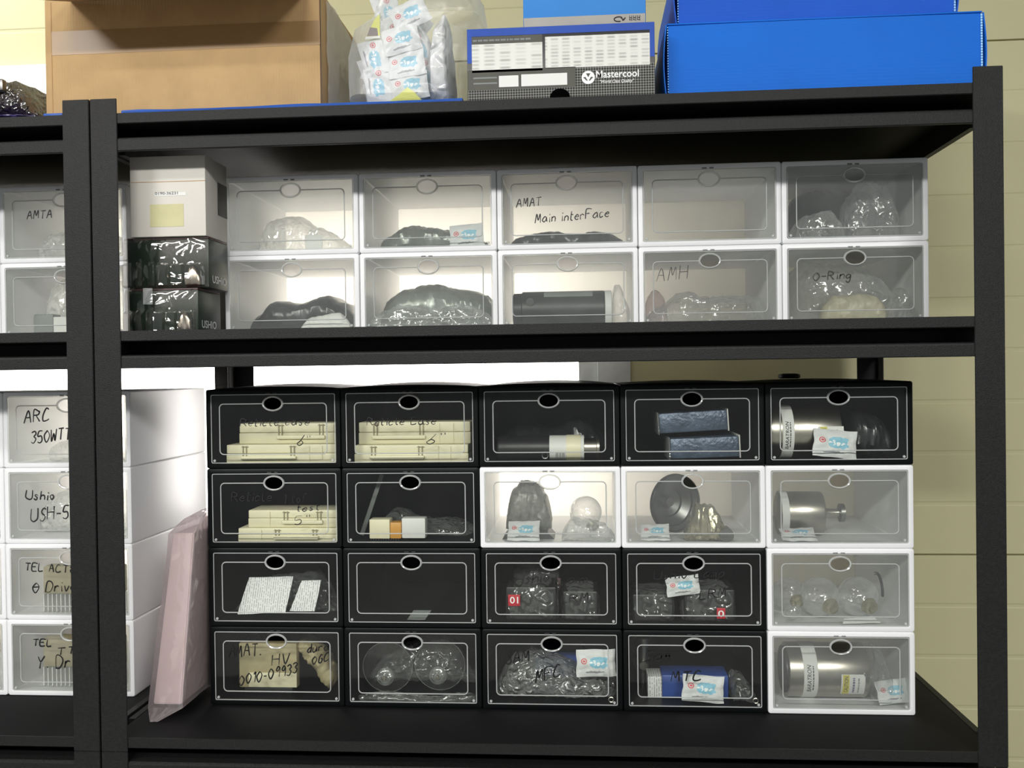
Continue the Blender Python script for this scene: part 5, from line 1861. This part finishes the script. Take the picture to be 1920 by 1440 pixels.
# round emblem: white disc with dark chevrons
ex, ez = at(1103, 154, Ym).x, zm0 + .0315
em = obj('round_emblem', lathe(bmesh.new(), [(-.0009, .0108), (-.0004, .0108)], 'y', (ex, Ym, ez), 36), M_white_print, t)
bm = bmesh.new()


def tri(pts):
    return extrude_profile([(ex + p * .0108, ez + q * .0108) for p, q in pts], 'y', Ym - .0012, Ym - .0010, bm)


tri([(-.34, .62), (.34, .62), (0, .02)])
tri([(-.80, -.02), (-.42, .10), (-.06, -.52), (-.30, -.46), (-.62, -.12)])
tri([(.80, -.02), (.62, -.12), (.30, -.46), (.06, -.52), (.42, .10)])
obj('chevrons', bm, M_greyprint, em, smooth=False)
tx0, tx1 = at(1118, 154, Ym).x, at(1198, 154, Ym).x
obj('brand_lettering', text_bm('Mastercool', tx0, tx1, zm0 + .0305, .0118, Ym - .0008, .012), M_white_print, t, smooth=False)
obj('slogan', text_bm('"World Class Quality"', at(1125, 165, Ym).x, at(1189, 165, Ym).x, zm0 + .0215, .0052, Ym - .0008, .004, .3), M_white_print, t, smooth=False)

# sky-blue carton lying on the tool carton
Yb = .012
x0, x1 = at(981, 30, Yb).x, at(1211, 25, Yb).x
zb_ = zm1 + .0004
t = thing('blue_carton', ((x0 + x1) / 2, Yb + .1, zb_), 'sky-blue carton lying on the black printed carton', 'carton')
zg = zb_ + .0165
obj('carton_body', nbox(x0, x1, Yb, Yb + .22, zb_, zb_ + .075, .0015), M_bluecarton, t)
gs = obj('grey_strip', nbox(x0 + .001, x1 - .001, Yb - .0005, Yb - .0001, zb_ + .001, zg), M_greystrip, t)
bm = bmesh.new()
sx_ = at(1160, 36, Yb).x
pts = [(sx_ + .0075 * math.cos(a), Yb - .001, zb_ + .0085 + .0038 * math.sin(a)) for a in [math.radians(40 + k * 18) for k in range(15)]]
tube(bm, pts, .0009, 6)
tube(bm, [(sx_ + .004, Yb - .001, zb_ + .0105), (sx_ + .0085, Yb - .001, zb_ + .0065), (sx_ + .011, Yb - .001, zb_ + .0105), (sx_ + .006, Yb - .001, zb_ + .006)], .0009, 6)
for k in range(3):
    X = at(1180, 34, Yb).x + k * .0065
    box(bm, X, X + .0008, Yb - .0014, Yb - .0006, zb_ + .006, zb_ + .0135)
    box(bm, X, X + .0042, Yb - .0014, Yb - .0006, zb_ + .0095, zb_ + .0103)
    box(bm, X + .0036, X + .0044, Yb - .0014, Yb - .0006, zb_ + .005, zb_ + .0135)
    box(bm, X, X + .003, Yb - .0014, Yb - .0006, zb_ + .006, zb_ + .0068)
obj('black_mark', bm, M_print, gs, smooth=False)


# blue corrugated plastic boxes
def flute_box(px0, px1, pyl, pyr, Y, depth, z0, h, mat, label):
    x0, x1 = at(px0, 100, Y).x, at(px1, 90, Y).x
    t = thing('corrugated_box', ((x0 + x1) / 2, Y + depth / 2, z0), label, 'box', 'blue corrugated plastic boxes')
    obj('box_body', nbox(x0 + .010, x1 - .010, Y + .0075, Y + depth, z0 + .0002, z0 + h - .004, .002), mat, t)
    # slightly bowed front panel
    bm = bmesh.new()
    n = 24
    loops = []
    for i in range(n + 1):
        u = i / n
        x = x0 + .0095 + (x1 - x0 - .019) * u
        b_ = .0022 * math.sin(math.pi * u)
        loops.append([(x, Y + .0022 - b_, z0 + .0004), (x, Y + .0070, z0 + .0004), (x, Y + .0070, z0 + h - .003), (x, Y + .0022 - b_, z0 + h - .003)])
    loft(bm, loops)
    obj('front_panel', bm, mat, t)
    for sx, xo in ((1, x0), (-1, x1)):
        bm = bmesh.new()      # bulging end flap
        m_ = 16
        L_ = []
        for j in range(m_ + 1):
            v = j / m_
            bul = .0045 * math.sin(math.pi * v)
            z = z0 + .0006 + (h - .003) * v
            L_.append([(xo + sx * (.0048 - bul), Y - .0005, z), (xo + sx * (.0068 - bul), Y - .0005, z), (xo + sx * (.0068 - bul), Y + depth - .004, z), (xo + sx * (.0048 - bul), Y + depth - .004, z)])
        loft(bm, L_)
        obj('end_flap', bm, mat, t)
        bm = bmesh.new()      # open flute ends along the panel edge
        nfl = int(h / .0045)
        for j in range(nfl):
            z = z0 + .003 + j * (h - .006) / nfl
            box(bm, xo + sx * .0074, xo + sx * .0092, Y + .0005, Y + .003, z, z + .0026, .0006, 1)
        obj('flute_ends', bm, M_flute, t)
    obj('lid_edge', nbox(x0 + .0075, x1 - .0075, Y - .001, Y + depth - .002, z0 + h - .0027, z0 + h, .001), mat, t)
    return z0 + h


zA, zB = at(1250, 41, .05).z, at(1840, 24, .05).z
h = (zA + zB) / 2 - ZT
zz = flute_box(1243, 1851, 178, 160, .05, .36, ZT, h, M_bluebin, 'lower blue corrugated plastic box on top of the rack at right')
flute_box(1263, 1801, 36, 20, .066, .34, zz + .0005, .115, M_bluebin2, 'upper blue corrugated plastic box stacked on the lower one')
